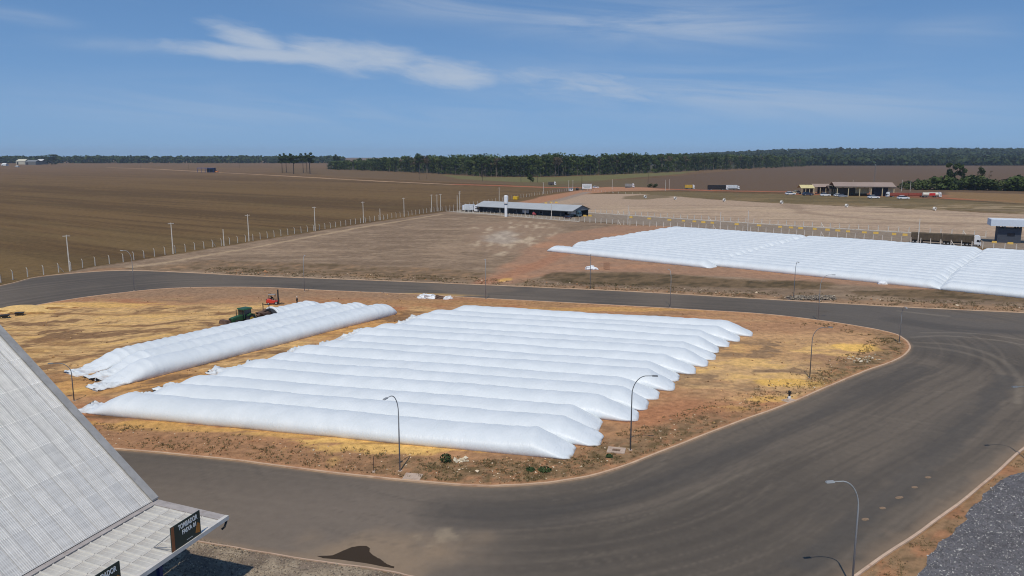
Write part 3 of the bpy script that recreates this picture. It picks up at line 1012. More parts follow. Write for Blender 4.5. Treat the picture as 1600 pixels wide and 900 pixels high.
def bag_mesh(L, w, h, seed, left='flap', right='nose', ripple=0.05, wave=2.3, ns=None, nc=23, flap=7.0, nose=5.0, skew=0.0):
    """a filled tube lying along +x: ns stations, nc points over the top"""
    n0 = 46 if left == 'flap' else 16
    e0 = 9.0 if left == 'flap' else 3.0
    s = np.concatenate([np.linspace(0, e0, n0)[:-1], np.linspace(e0, L - 7, ns or max(6, int((L - e0 - 7) / 0.6)))[:-1], np.linspace(L - 7, L, 24 if right != 'flap' else 34)])
    ns = len(s)
    # more stations in the ends
    zc = 0.30                                       # widest a third of the way up, tucked in at the ground
    a0_ = math.asin(zc / (1 - zc))
    th = np.linspace(-a0_, pi + a0_, nc)
    cx = np.sign(np.cos(th)) * np.abs(np.cos(th)) ** 0.80
    sz_ = zc + (1 - zc) * np.sign(np.sin(th)) * np.abs(np.sin(th)) ** 0.92
    sz_ = np.maximum(sz_, 0.0)
    Sg, Tg = np.meshgrid(s, th, indexing='ij')
    hs = np.ones(ns) * h; ws = np.ones(ns) * w
    cru = np.zeros(ns)
    if left == 'flap':
        t = np.clip(s / flap, 0, 1)
        hs *= 0.05 + 0.95 * sstep(t, 0.22, 1.0) ** 0.9
        ws *= 0.80 + 0.20 * sstep(t, 0.1, 0.7)
        cru += sstep(t, 0.75, 0.15) * 0.30
    elif left == 'nose':
        t = np.clip(s / nose, 0, 1)
        hs *= 0.10 + 0.90 * np.sin(t * pi / 2) ** 0.85; ws *= 0.62 + 0.38 * np.minimum(1, t * 2.2) ** 0.5
    elif left == 'open':
        pass
    if right == 'nose':
        t = np.clip((L - s) / nose, 0, 1)
        hs *= 0.05 + 0.95 * (1 - (1 - t) ** 1.15)
        ws *= 0.62 + 0.38 * np.minimum(1, t * 4.5) ** 0.5
        cru += sstep(t, 0.7, 0.0) * 0.09
    elif right == 'plump':
        t = np.clip((L - s) / 3.2, 0, 1)
        hs *= 0.10 + 0.90 * np.sin(t * pi / 2) ** 0.7; ws *= 0.55 + 0.45 * np.minimum(1, t * 1.6) ** 0.5
    elif right == 'flap':
        t = np.clip((L - s) / flap, 0, 1)
        hs *= 0.05 + 0.95 * sstep(t, 0.2, 1.0); cru += sstep(t, 0.75, 0.15) * 0.26
    hs *= 1 + 0.07 * (fbm(s / 9, s * 0 + seed, seed, 3) - 0.5) * 2
    off = (fbm(s / 16, s * 0 + seed * 3.1, seed + 5, 3) - 0.5) * 0.5
    ph = 6.28 * (s / wave) + 5 * fbm(s / 8, s * 0, seed + 9, 2)
    rip = np.maximum(np.sin(ph), -0.5) * ripple * (0.4 + 1.2 * fbm(s / 6, s * 0 + 3, seed + 2, 2))
    X = Sg + 0.0
    Yc = cx[None, :] * ws[:, None] + off[:, None]
    Zc = sz_[None, :] * (hs * (1 + rip))[:, None]
    lump = (fbm(Sg / 2.6, Tg * 1.6, seed + 20, 4) - 0.5)
    Zc += lump * 0.10 * np.maximum(np.sin(Tg), 0) * (hs[:, None] / h)
    Yc += lump * 0.10 * cx[None, :]
    cr = np.abs(fbm(Sg / 1.3, Tg * 2.6, seed + 30, 3, 0.6) - 0.5) * 3.0
    Zc += np.maximum(cr, 0) * (cru[:, None] * 2.2) * (0.25 + 0.75 * np.maximum(np.sin(Tg), 0))
    X += (fbm(Sg / 1.1, Tg * 2.2, seed + 40, 3) - 0.5) * cru[:, None] * 4.0
    Yc += (fbm(Sg / 1.1, Tg * 2.2, seed + 50, 3) - 0.5) * cru[:, None] * 3.0
    Zc = np.maximum(Zc, 0.0)
    Yc += skew * Zc * np.maximum(np.sin(Tg), 0)
    V = np.stack([X, Yc, Zc], -1).reshape(-1, 3)
    V[:, 2] -= 0.05
    I = np.arange(ns * nc).reshape(ns, nc)
    Q = np.stack([I[:-1, :-1], I[1:, :-1], I[1:, 1:], I[:-1, 1:]], -1).reshape(-1, 4)
    vs = [tuple(v) for v in V]; fs = [tuple(q) for q in Q.tolist()]
    fs.append(tuple(I[0].tolist())); fs.append(tuple(I[-1][::-1].tolist()))
    me = bpy.data.meshes.new('grain_bag')
    me.from_pydata(vs, [], fs)
    me.polygons.foreach_set('use_smooth', [True] * len(me.polygons))
    me.update()
    me.materials.append(BAGM)
    return me


def place_bag(me, A, B, z, label, group, bend=0.0):
    o = link('grain_bag', me)
    o.location = (A[0], A[1], z)
    o.rotation_euler = (0, 0, math.atan2(B[1] - A[1], B[0] - A[0]))
    return tag(o, label, 'grain bag', group)


# -- fifteen bags in the middle of the island
L0, L14 = G(133, 637), G(668, 492)
R0, R14 = G(897, 709), G(1168, 523)
jit = [0, 1.0, -1.3, 1.3, 0.6, 0.2, 0.6, -0.5, 0.3, 0.6, 0.3, -0.7, -0.4, 0.0, 0.9]
lj = [0, 0.5, 1.0, 1.8, -0.8, 0.4, 1.2, -0.3, 0.8, 0.2, -1.2, 0.6, 0.9, -0.4, 0.5]
for i in range(15):
    t = i / 14
    A = L0.lerp(L14, t); B = R0.lerp(R14, t)
    d = (B - A).normalized()
    B = B + d * jit[i] + Vector((0, 0, 0)); A = A + d * lj[i]
    L = (B - A).length
    me = bag_mesh(L, 2.44, 2.12 + 0.10 * sin(i * 2.3), 100 + i, 'flap', 'nose', 0.016, 2.2 + 0.3 * sin(i), flap=6.5 + 1.5 * sin(i * 1.9), nose=4.6 + 1.0 * sin(i * 2.7), skew=0.34)
    lab = ('front long white grain bag, nearest the near kerb in the fifteen-bag row' if i == 0 else
           'back white grain bag of the fifteen-bag row, nearest the far road' if i == 14 else
           '%s white grain bag counted from the near kerb in the fifteen-bag row' % ORD[i])
    place_bag(me, A, B, IZ - 0.01, lab, 'fifteen bags in the middle of the island')

# -- four bags being laid on the left
LB0, RB0 = G(132, 612), G(612, 489)
dB = (RB0 - LB0).normalized()
nB = Vector((-dB.y, dB.x, 0))
spB = 5.0
offs = [(0, 0), (1.0, -1.8), (-3.2, -3.8), (None, -5.8)]
labs = ['nearest of the four ribbed white bags left of the main row', 'second of the four ribbed white bags, counted from the main row',
        'third of the four ribbed bags, next to the tractor', 'short ribbed white bag still being filled behind the green tractor']
for i in range(4):
    B = RB0 + nB * spB * i + dB * offs[i][1]
    if i < 3:
        tipB = G(*[(140, 609), (134, 592), (106, 586)][i])
        A = LB0 + nB * spB * i; A = A + dB * (tipB - A).dot(dB)
        me = bag_mesh((B - A).length, 2.5, 2.35, 140 + i, 'flap', 'plump', 0.045, 1.7, flap=9.0, skew=0.12)
    else:
        A = G(404, 497); A = RB0 + nB * spB * i + dB * (A - (RB0 + nB * spB * i)).dot(dB)
        me = bag_mesh((B - A).length, 2.5, 2.35, 140 + i, 'open', 'plump', 0.045, 1.7, skew=0.12)
        BAG4A = A.copy()
    place_bag(me, A, B, IZ - 0.01, labs[i], 'four ribbed bags by the tractor')

# -- the big far field of bags: three end-to-end blocks
FA0, FA1 = G(860, 391.5), G(1043, 360)           # left ends, near to far
dF = (G(1120, 421) - G(860, 391.5)).normalized()
dF2 = (G(1525, 393) - G(1043, 360)).normalized()
dF = (dF + dF2).normalized()
nF = Vector((-dF.y, dF.x, 0))
spanF = (FA1 - FA0).dot(nF)
NB = 18
shear = (FA1 - FA0).dot(dF)
variants = [bag_mesh(63.5, spanF / (NB - 1) * 0.50, 2.05, 170 + k, 'nose', 'nose', 0.03, 2.6, ns=60, nc=15, nose=3.2, skew=0.3) for k in range(5)]
rr = random.Random(11)
BLK = ['left', 'middle', 'right']
for blk in range(3):
    for i in range(NB):
        A = FA0 + nF * (spanF * i / (NB - 1)) + dF * (shear * i / (NB - 1))
        a0 = blk * 61.5 + rr.uniform(-0.6, 0.6)
        if blk == 0 and i in (1, 2): a0 += 5.5 if i == 1 else 2.5
        if blk == 0 and i == 0: a0 += 0
        if blk > 0 and i < 1: continue            # the lower edge steps back after the first block
        if blk == 2 and i < 0: continue
        A = A + dF * a0
        B = A + dF
        me = variants[(i * 2 + blk) % 5]
        if i == 0 or i == (1 if blk else 0):
            lab = 'long white bag on the road-side edge of the far field, %s block' % BLK[blk]
        elif i == NB - 1:
            lab = 'long white bag on the fence-side edge of the far field, %s block' % BLK[blk]
        else:
            lab = '%s long white bag from the road side in the %s block of the far field' % (ORD[i], BLK[blk])
        place_bag(me, A, B, -0.01, lab, 'far field of white bags')

# ================================================================== TIPPER SHED (lower left)
UX = Vector((0.302, 0.953, 0)).normalized()       # along the eave, away from the camera
VX = Vector((UX.y, -UX.x, 0))                      # out from the roof towards the lane
CORN = G(248, 785, 6.4)
ROOFM, g, bs = newmat('galvanised_roof_sheet')
tc = g.new('ShaderNodeTexCoord').outputs['Object']
oi = g.new('ShaderNodeObjectInfo').outputs['Random']
n1 = g.noise(tc, 1.3, 5, 0.6)
va = g.new('ShaderNodeVectorMath', operation='ADD'); g.l.new(tc, va.inputs[0]); g.l.new(g.new('ShaderNodeObjectInfo').outputs['Location'], va.inputs[1])
mp = g.new('ShaderNodeMapping'); g.l.new(va.outputs[0], mp.inputs['Vector']); mp.inputs['Scale'].default_value = (4.5, 0.30, 0.30)
n2 = g.noise(mp.outputs[0], 1.2, 5, 0.65)
n1 = g.noise(va.outputs[0], 1.1, 6, 0.65)
f = g.m('ADD', g.m('ADD', g.m('MULTIPLY', oi, 0.07), g.m('MULTIPLY', g.ramp(n1, 0.3, 0.7), 0.10)), g.m('ADD', 0.50, g.m('MULTIPLY', g.ramp(n2, 0.32, 0.68), 0.16)))
sx_ = g.new('ShaderNodeSeparateXYZ'); g.l.new(tc, sx_.inputs[0])
f = g.m('MULTIPLY', f, g.ramp(sx_.outputs[0], 0.03, 0.12, 0.66, 1.0))        # shadow of the side lap, darkened into the sheet colour
f = g.m('MULTIPLY', f, g.ramp(sx_.outputs[1], 0.0, 0.14, 1.22, 1.0))         # brighter towards the lower lap
c = g.comb(g.m('MULTIPLY', f, 1.03), g.m('MULTIPLY', f, 0.99), g.m('MULTIPLY', f, 0.91))
g.l.new(c, bs.inputs['Base Color'])
bs.inputs['Roughness'].default_value = 0.55
bs.inputs['Metallic'].default_value = 0.0
TRIM = mat('grey_flashing', S(158, 155, 150), 0.6, 0.0, dirt=S(120, 116, 112), dscale=1.5)
BLUE = mat('blue_steel', S(28, 44, 96), 0.5)
DARKW = mat('dark_shed_wall', S(90, 92, 96), 0.8)

shed = empty('tipper_shed', (CORN.x, CORN.y, 0), math.atan2(VX.y, VX.x), 'large shed with corrugated metal roof and low canopy at the lower left', 'shed')
# local axes: x = out to the lane (VX), y = away from the camera (UX)
EH = 6.4
CW = 6.0                                           # canopy width
SL = 0.885                                          # roof rise
ANG = math.atan(SL)
DEP = 30.0


def corr_sheet(w, L, nr, hgt, rnd=0):
    """trapezoid-rib sheet: ribs along local y, w across x"""
    b = MB(); p = w / nr
    xs, zs = [], []
    for i in range(nr):
        for fx, fz in ((0.0, 0), (0.35, 0), (0.5, 1), (0.85, 1)):
            xs.append((i + fx) * p); zs.append(fz * hgt)
    xs.append(w); zs.append(0)
    n = len(xs)
    vs = [(x, 0, z) for x, z in zip(xs, zs)] + [(x, L, z + 0.004) for x, z in zip(xs, zs)]
    fs = [(i, i + 1, i + 1 + n, i + n) for i in range(n - 1)]
    me = b.add(vs, fs).mesh('roof_sheet')
    me.materials.append(ROOFM)
    return me


rowl = 2.62
sheet = corr_sheet(1.06, rowl + 0.12, 7, 0.045)
NCOL, NROW = 22, 11
for c_ in range(NCOL):
    for r_ in range(NROW):
        o = link('roof_sheet', sheet, shed)
        s0 = r_ * rowl
        # sheet x axis runs along -y (towards the camera), sheet y axis runs up the slope (-x, +z)
        X = Vector((0, -1, 0)); Yv = Vector((-cos(ANG), 0, sin(ANG))); Z = X.cross(Yv)
        pos = Vector((-0.35, -0.32 - c_ * 1.0, EH + 0.30)) + Yv * s0 + Z * (0.006 * (NROW - r_) + 0.015 * (c_ % 2) + 0.02)
        M = Matrix((X, Yv, Z)).transposed().to_4x4(); M.translation = pos
        o.matrix_local = M
# deck under the sheets, other slope, walls
RUN = rowl * NROW * cos(ANG)
b = MB()
top = EH + 0.28 + RUN * SL
b.add([(-0.35, 0, EH + 0.16), (-RUN - 0.35, 0, EH + 0.16 + RUN * SL), (-RUN - 0.35, -DEP, EH + 0.16 + RUN * SL), (-0.35, -DEP, EH + 0.16)], [(0, 1, 2, 3)])
b.add([(-RUN - 0.35, 0, EH + 0.16 + RUN * SL), (-2 * RUN, 0, EH), (-2 * RUN, -DEP, EH), (-RUN - 0.35, -DEP, EH + 0.16 + RUN * SL)], [(0, 1, 2, 3)])
b.build('roof_deck', ROOFM, shed)
b = MB()
b.add([(-0.6, -0.15, 0), (-2 * RUN + 0.4, -0.15, 0), (-2 * RUN + 0.4, -0.15, EH - 0.2), (-RUN, -0.15, top - 0.4), (-0.6, -0.15, EH + 0.1)], [(0, 1, 2, 3, 4)])
b.build('gable_wall', DARKW, shed)
MB().box(-0.75, -0.55, -DEP, -0.2, 0, EH).build('side_wall', DARKW, shed)
# flashing along the gable edge
def slope_bar(x0, x1, y0, y1, lift, thick):
    z = lambda x: EH + 0.28 - (x + 0.35) * SL
    return [(x0, y0, z(x0) + lift), (x1, y0, z(x1) + lift), (x1, y1, z(x1) + lift), (x0, y1, z(x0) + lift)], \
           [(x0, y0, z(x0) + lift + thick), (x1, y0, z(x1) + lift + thick), (x1, y1, z(x1) + lift + thick), (x0, y1, z(x0) + lift + thick)]
MB().hexa(*slope_bar(-RUN, -0.25, -0.36, 0.28, 0.03, 0.10)).build('verge_flashing', TRIM, shed)
# gutter between roof and canopy
b = MB().box(-0.40, 0.12, -DEP, 0.25, EH - 0.02, EH + 0.10)
b.build('gutter', mat('gutter_grey', S(168, 160, 154), 0.7, dirt=S(130, 118, 108), dscale=2, damt=0.5), shed)
# canopy: sheets with ribs across, resting on purlins
CANM = mat('canopy_sheet', S(194, 190, 180), 0.55, 0.0, var=0.10, vscale=1.2, dirt=S(168, 160, 148), dscale=0.8, damt=0.7)
NP_ = 4; pw = (CW - 0.12) / NP_


def canopy_sheet():
    b = MB(); L = 1.0
    prof = [(0, 0.0), (0.06, 0.0), (0.10, 0.07), (0.17, 0.07), (0.21, 0.0), (0.5, 0.0), (0.52, 0.02), (0.56, 0.02), (0.58, 0.0), (1.0, 0.0)]
    n = len(prof)
    vs = [(0.03, -y, z) for y, z in prof] + [(pw - 0.03, -y, z - 0.03) for y, z in prof]
    fs = [(i, i + n, i + 1 + n, i + 1) for i in range(n - 1)]
    me = b.add(vs, fs).mesh('canopy_sheet'); me.materials.append(CANM)
    return me


cs = canopy_sheet()
for c_ in range(20):
    for r_ in range(NP_):
        o = link('canopy_sheet', cs, shed)
        o.location = (0.14 + r_ * pw, -0.55 - c_ * 1.0, EH + 0.02 - 0.35 * (0.14 + r_ * pw) / CW + 0.004 * ((c_ + r_) % 3))
        o.rotation_euler = (0, 0.045, 0)
cz = lambda x: EH - 0.35 * x / CW
WHT = mat('white_steel', S(204, 198, 188), 0.55, dirt=S(180, 172, 160), dscale=1.0, damt=0.4)
for k in range(1, NP_ + 0):
    x = 0.14 + k * pw
    MB().box(x - 0.05, x + 0.05, -21, -0.5, cz(x) - 0.01, cz(x) + 0.055).build('seam_strip', WHT, shed)
b = MB().hexa([(0.12, -0.55, EH - 0.1), (CW, -0.55, cz(CW) - 0.1), (CW, 0.22, cz(CW) - 0.1), (0.12, 0.22, EH - 0.1)],
              [(0.12, -0.55, EH + 0.09), (CW, -0.55, cz(CW) + 0.09), (CW, 0.22, cz(CW) + 0.09), (0.12, 0.22, EH + 0.09)])
b.build('canopy_end_trim', mat('gutter_grey', S(168, 160, 154)), shed)
MB().box(CW - 0.02, CW + 0.28, -22, 0.22, cz(CW) - 0.22, cz(CW) + 0.10).build('canopy_fascia', WHT, shed)
MB().box(0.14, CW - 0.04, -22, 0.1, EH - 0.62, EH - 0.56).build('canopy_soffit', DARKW, shed)
for y in (-3.6, -9.5, -16, -22):
    MB().box(CW - 3.15, CW - 2.85, y - 0.15, y + 0.15, 0, EH - 0.6).build('column', BLUE, shed)
    MB().tube([(CW - 3.0, y, 3.4), (CW - 0.4, y, EH - 0.65)], 0.09, 6).build('brace', BLUE, shed)
    if y > -22:
        MB().tube([(CW - 3.0, y - 0.2, 4.0), (CW - 3.0, y - 2.8, EH - 0.65)], 0.08, 6).build('brace', BLUE, shed)
# down pipe and broken gutter end at the outer corner
MB().tube([(CW + 0.15, 0.1, cz(CW) - 0.30), (CW + 0.22, -0.25, cz(CW) - 0.62), (CW + 0.1, -0.45, cz(CW) - 0.75)], 0.08, 8).build('down_pipe', mat('black_rubber', S(34, 34, 36)), shed)

# -- lane sign boards standing on the canopy edge
SIGN_G = mat('dark_green_board', S(36, 50, 44), 0.5, var=0.05)
SIGN_B = mat('brown_stripe', S(138, 84, 48), 0.6)
SIGN_O = mat('orange_stripe', S(166, 108, 44), 0.6)
LETT = mat('white_lettering', S(226, 226, 222), 0.6, var=0.02)
WIRE = mat('grey_steel_wire', S(130, 132, 134), 0.5)


def text_mesh(body, size, m, shear=0.0, bold=0.0):
    cu = bpy.data.curves.new('lettering', 'FONT')
    cu.body = body; cu.size = size; cu.align_x = 'LEFT'; cu.extrude = 0.006; cu.offset = bold
    cu.space_line = 0.9
    to = bpy.data.objects.new('lettering_src', cu)
    COL.objects.link(to)
    bpy.context.view_layer.update()
    me = bpy.data.meshes.new_from_object(to.evaluated_get(bpy.context.evaluated_depsgraph_get()))
    bpy.data.objects.remove(to)
    me.materials.clear(); me.materials.append(m)
    return me


def lane_sign(y_far, wid, hgt, lines, label):
    """board in the local yz plane of the shed, facing the lane (+x)"""
    base = shed.matrix_basis.copy() if False else None
    loc = Vector((CORN.x, CORN.y, 0)) + VX * (CW - 0.02 + 0.16) + UX * y_far
    t = empty('lane_sign', (loc.x, loc.y, cz(CW) + 0.11), math.atan2(VX.y, VX.x), label, 'sign')
    MB().box(0, 0.07, -wid, 0, 0, hgt).build('board', SIGN_G, t)
    MB().box(0.071, 0.078, -wid + 0.02, -wid + 0.30, 0.02, hgt - 0.02).build('stripe', SIGN_B, t)
    # orange emblem: leaning wedge at the right
    b = MB()
    vs = [(0.072, -0.55, 0.30), (0.072, -0.12, 0.16), (0.072, -0.10, 0.85), (0.072, -0.28, 0.98), (0.072, -0.45, 0.70)]
    vs2 = [(0.079, y, z) for _, y, z in vs]
    n = 5
    b.add(vs + vs2, [tuple(range(n - 1, -1, -1)), tuple(range(n, 2 * n))] + [(i, (i + 1) % n, (i + 1) % n + n, i + n) for i in range(n)])
    b.build('emblem', SIGN_O, t)
    MB().box(0.072, 0.077, -1.45, -0.85, 0.20, 0.225).build('rule_line', LETT, t)
    z = hgt - 0.50
    for txt, sz_, ind in lines:
        me = text_mesh(txt, sz_, LETT, bold=0.012)
        o = link('lettering', me, t)
        w = max(v.co.x for v in me.vertices) - min(v.co.x for v in me.vertices)
        o.rotation_euler = (pi / 2, 0, pi / 2)
        o.location = (0.079, -ind, z)
        o.scale = (txt_w[txt] / w, 1, 1)
        z -= 0.46
    for yy in (-0.15, -wid + 0.15):
        MB().tube([(0.0, yy, hgt * 0.75), (-1.7, yy, -0.02)], 0.03, 6).build('stay', WIRE, t)
        MB().tube([(0.0, yy, 0.1), (-1.7, yy, 0.0)], 0.025, 6).build('stay', WIRE, t)
    return t


txt_w = {'TOMBADOR': 1.92, 'FAIXA 01': 1.38}
lane_sign(-2.75, 2.9, 1.78, [('TOMBADOR', 0.50, 2.20), ('FAIXA 01', 0.44, 1.86)], 'dark green lane sign reading TOMBADOR FAIXA 01 on the canopy edge')
lane_sign(-10.1, 2.9, 1.78, [('TOMBADOR', 0.50, 2.20)], 'second dark green lane sign at the bottom edge of the picture, mostly cut off')

# ================================================================== POSTS, LAMPS, FENCES
STEEL = mat('galvanised_steel', S(150, 152, 152), 0.5, 0.0, var=0.08)
DARKST = mat('dark_steel', S(112, 114, 114), 0.5, 0.0, var=0.08)
CPOST = mat('concrete_post', S(216, 208, 194), 0.9, var=0.12, vscale=0.7, dirt=S(150, 138, 122), dscale=0.9, damt=0.5)
LENS = mat('lamp_lens', S(220, 224, 228), 0.2)


def lamp_mesh_tree(h, arm=2.2, m=STEEL):
    t = empty('street_lamp')
    k = h * 0.74
    pts = [(0, 0, 0), (0, 0, k)]
    for q in range(1, 9):
        a = q / 8 * pi / 2 * 0.93
        pts.append((-arm * 0.72 * (1 - cos(a)), 0, k + (h - k) * sin(a)))
    pts.append((-arm, 0, h + 0.02))
    MB().tube(pts, [0.085, 0.062] + [0.05] * 8 + [0.042], 8).build('pole', m, t, smooth=True)
    MB().box(-0.2, 0.2, -0.2, 0.2, 0, 0.08).build('base_plate', CONC, t)
    hd = MB().box(-arm - 0.62, -arm + 0.05, -0.14, 0.14, h - 0.03, h + 0.09, 0.05, 0.04).build('lamp_head', m, t)
    MB().box(-arm - 0.55, -arm - 0.10, -0.10, 0.10, h - 0.055, h - 0.032).build('lens', LENS, hd)
    return t


LAMPS = [  # base pixel, top row, arm to the left?, dark?, on the island?, label
    (625, 738, 614, True, False, 'curved street lamp standing on the near kerb in front of the bags'),
    (985, 705, 588, False, True, 'curved street lamp beside the right ends of the front bags'),
    (1265, 592, 512, False, True, 'curved street lamp near the right tip of the island'),
    (116, 628, 568, True, True, 'curved street lamp just behind the shed roof edge'),
    (1278, 501, 430, False, False, 'curved street lamp on the far kerb right of the bag row'),
    (1405, 536, 478, True, False, 'street lamp at the pointed right tip of the island'),
    (476, 456, 402, True, False, 'street lamp on the far kerb behind the forklift'),
    (210, 455, 392, True, False, 'street lamp on the far kerb at the left bend'),
    (759, 468, 408, True, False, 'street lamp on the far kerb by the white rubbish bundles'),
    (1047, 481, 424, True, False, 'thin street lamp on the far kerb behind the bag row'),
    (922, 452, 396, True, False, 'thin street lamp beyond the far road below the far bags'),
    (1240, 466, 408, True, False, 'thin street lamp beyond the far road left of the stone heap'),
    (1331, 918, 750, True, False, 'tall pale street lamp in the right foreground'),
    (1604, 718, 603, True, True, 'street lamp with its pole just past the right edge of the road'),
]
for bx, by, ty, left, dark, lab in LAMPS:
    if lab is None:
        continue
    P = G(bx, by)
    h = height_to(P, ty)
    t = lamp_mesh_tree(h, 2.2 if by > 500 else 1.9, DARKST if dark else STEEL)
    t.location = (P.x, P.y, IZ - 0.03 if bx not in (922, 1240, 1331, 1604) else 0.0)
    t.rotation_euler = (0, 0, (0.15 if left else pi - 0.1))
    if bx == 1405: t.rotation_euler = (0, 0, 1.35)
    if bx == 625: t.rotation_euler = (0, 0, radians(68))
    if bx in (476, 759, 1047): t.rotation_euler = (0, 0, radians(-85))
    if bx in (922, 1240): t.rotation_euler = (0, 0, radians(85))
    tag(t, lab, 'street lamp', 'curved street lamps')
# small stub post by the near kerb
P = G(584, 740)
t = empty('stub_post', (P.x, P.y, IZ - 0.02), 0, 'short thin dark stake left of the near-kerb lamp', 'post')
MB().tube([(0, 0, 0), (0.02, 0, 1.7)], 0.04, 6).build('stake', mat('rusty_stake', S(92, 72, 58), 0.9), t)
MB().lathe([(0.18, 0), (0.16, 0.18), (0.06, 0.2)], 10).build('footing', CONC, t)

# -- utility poles along the field fence
def utility_pole(P, h, label, arm=1.9, second=False, m=CPOST, group='concrete utility poles along the field fence', az=0.6, name='utility_pole'):
    t = empty(name, (P.x, P.y, 0), az, label, 'utility pole', group)
    MB().hexa([(-0.17, -0.13, 0), (0.17, -0.13, 0), (0.17, 0.13, 0), (-0.17, 0.13, 0)], [(-0.10, -0.09, h), (0.10, -0.09, h), (0.10, 0.09, h), (-0.10, 0.09, h)]).build('pole', m, t)
    if arm:
        MB().box(-arm / 2, arm / 2, 0.10, 0.22, h - 0.42, h - 0.26).build('crossarm', m, t)
        for ix in (-arm * 0.45, 0.0, arm * 0.45):
            MB().lathe([(0.05, 0), (0.08, 0.06), (0.05, 0.12), (0.07, 0.17), (0.03, 0.22)], 8, (ix, 0.16, h - 0.26)).build('insulator', mat('insulator', S(120, 84, 66), 0.3), t)
    if second:
        MB().box(-arm / 2, arm / 2, 0.10, 0.22, h - 1.5, h - 1.36).build('crossarm', m, t)
    return t


UP = [(109, 424, 367), (270.5, 396.5, 348), (389, 377, 335), (492.5, 361, 323), (568, 348, 315), (631.5, 338.5, 309), (674.5, 331.5, 304), (683, 330, 304), (688.5, 329.5, 303)]
for i, (bx, by, ty) in enumerate(UP):
    P = G(bx, by)
    utility_pole(P, height_to(P, ty), '%s concrete utility pole with crossarm from the left along the field fence' % ORD[i])
P = G(714.5, 331.5); utility_pole(P, height_to(P, 305), 'plain short pole of the pair beside the white tanks', 0)
P = G(718.5, 331.5); utility_pole(P, height_to(P, 299), 'tallest concrete pole with crossarms beside the white tanks', 1.8, True)
P = G(350, 384); utility_pole(P, height_to(P, 358), 'short thin pole between the second and third utility poles', 0)
P = G(594, 344); utility_pole(P, height_to(P, 326), 'short thin pole between the fifth and sixth utility poles', 0)
for bx, by, ty, lab in ((780, 314, 293, 'concrete pole with crossarm behind the long building, left of the yellow container'),
                        (849, 303, 285, 'concrete pole with crossarm right of the yellow container'),
                        (888.5, 298, 282, 'left pole of the pair at the gate'), (895, 296, 281, 'right pole of the pair at the gate'),
                        (956.5, 296, 280, 'concrete pole on the red earth right of the billboard'),
                        (1039.5, 298, 281, 'left pole of the pair left of the yellow truck'), (1045.5, 296, 280, 'right pole of the pair left of the yellow truck'),
                        (1332.5, 290, 281, 'thin pole above the service barn roof'),
                        (861.5, 343, 316, 'concrete pole in front of the long building'),
                        (981, 351, 321, 'pale pole on the near lane fence, left of the far bags'), (1168, 361, 328, 'pale pole on the near lane fence above the far bags'),
                        (1125, 360, 331, 'thinner pole on the near lane fence above the left far bags'),
                        (1434, 382, 342, 'pale pole in front of the rear of the grain truck'),
                        (1408.5, 299, 281, 'thin pale pole at the left of the bushes'), (1422, 299, 282, 'leaning thin pale pole in front of the bushes'),
                        (1523.5, 296, 279, 'pale thin post within the bushes')):
    P = G(bx, by)
    utility_pole(P, height_to(P, ty), lab, 1.9 if 'crossarm' in lab or 'gate' in lab else 0, group='poles round the yard')
WOOD = mat('dark_wood_pole', S(58, 50, 46), 0.9)
for bx, by, ty, lab in ((655, 281, 270, 'dark timber pole left of the meadow'), (667, 280, 271, 'short dark timber pole at the meadow edge'), (754, 283, 258, 'dark timber pole in front of the forest, left'),
                        (814, 284, 256, 'dark timber pole in front of the forest above the long building'), (840, 285, 273, 'short dark pole beside the forest shrub'),
                        (909, 296, 254, 'tall dark timber pole behind the billboard'), (1012.5, 287, 271, 'dark timber pole right of the grey truck'),
                        (295, 265, 256, 'dark pole left of the blue shed'), (374.5, 263, 255.5, 'dark pole right of the blue shed'), (220, 263, 257, 'short dark pole on the far left dirt road')):
    P = G(bx, by)
    utility_pole(P, height_to(P, ty), lab, 0, m=WOOD, group='dark timber poles')
# lattice mast behind the barn
P = G(1365, 297); h = height_to(P, 256)
t = empty('lattice_mast', (P.x, P.y, 0), 0, 'thin steel lattice mast behind the service barn', 'mast')
for k in range(3):
    a = k * 2.094
    MB().tube([(0.7 * cos(a), 0.7 * sin(a), 0), (0.28 * cos(a), 0.28 * sin(a), h)], 0.06, 5).build('leg', DARKST, t)
b = MB()
for q in range(12):
    z0, z1 = h * q / 12, h * (q + 1) / 12
    for k in range(3):
        a, a2 = k * 2.094, (k + 1) * 2.094
        r0, r1 = 0.7 - 0.42 * q / 12, 0.7 - 0.42 * (q + 1) / 12
        b.tube([(r0 * cos(a), r0 * sin(a), z0), (r1 * cos(a2), r1 * sin(a2), z1)], 0.03, 4)
b.build('lattice', DARKST, t)
MB().box(-0.5, 0.5, -0.2, 0.2, h - 2.2, h - 0.4).build('antenna', DARKST, t)

# -- concrete fences with bent-top posts
def post_mesh(h, bent=True):
    b = MB()
    b.hexa([(-0.10, -0.09, 0), (0.10, -0.09, 0), (0.10, 0.09, 0), (-0.10, 0.09, 0)], [(-0.075, -0.07, h), (0.075, -0.07, h), (0.075, 0.07, h), (-0.075, 0.07, h)])
    if bent:
        b.hexa([(-0.072, -0.069, h - 0.08), (0.072, -0.069, h - 0.08), (0.072, 0.069, h - 0.02), (-0.072, 0.069, h - 0.02)],
               [(-0.05, 0.30, h + 0.42), (0.05, 0.30, h + 0.42), (0.05, 0.40, h + 0.46), (-0.05, 0.40, h + 0.46)])
    me = b.mesh('post'); me.materials.append(CPOST)
    return me


MESHM = mat('wire_mesh', S(120, 116, 108), 0.7)


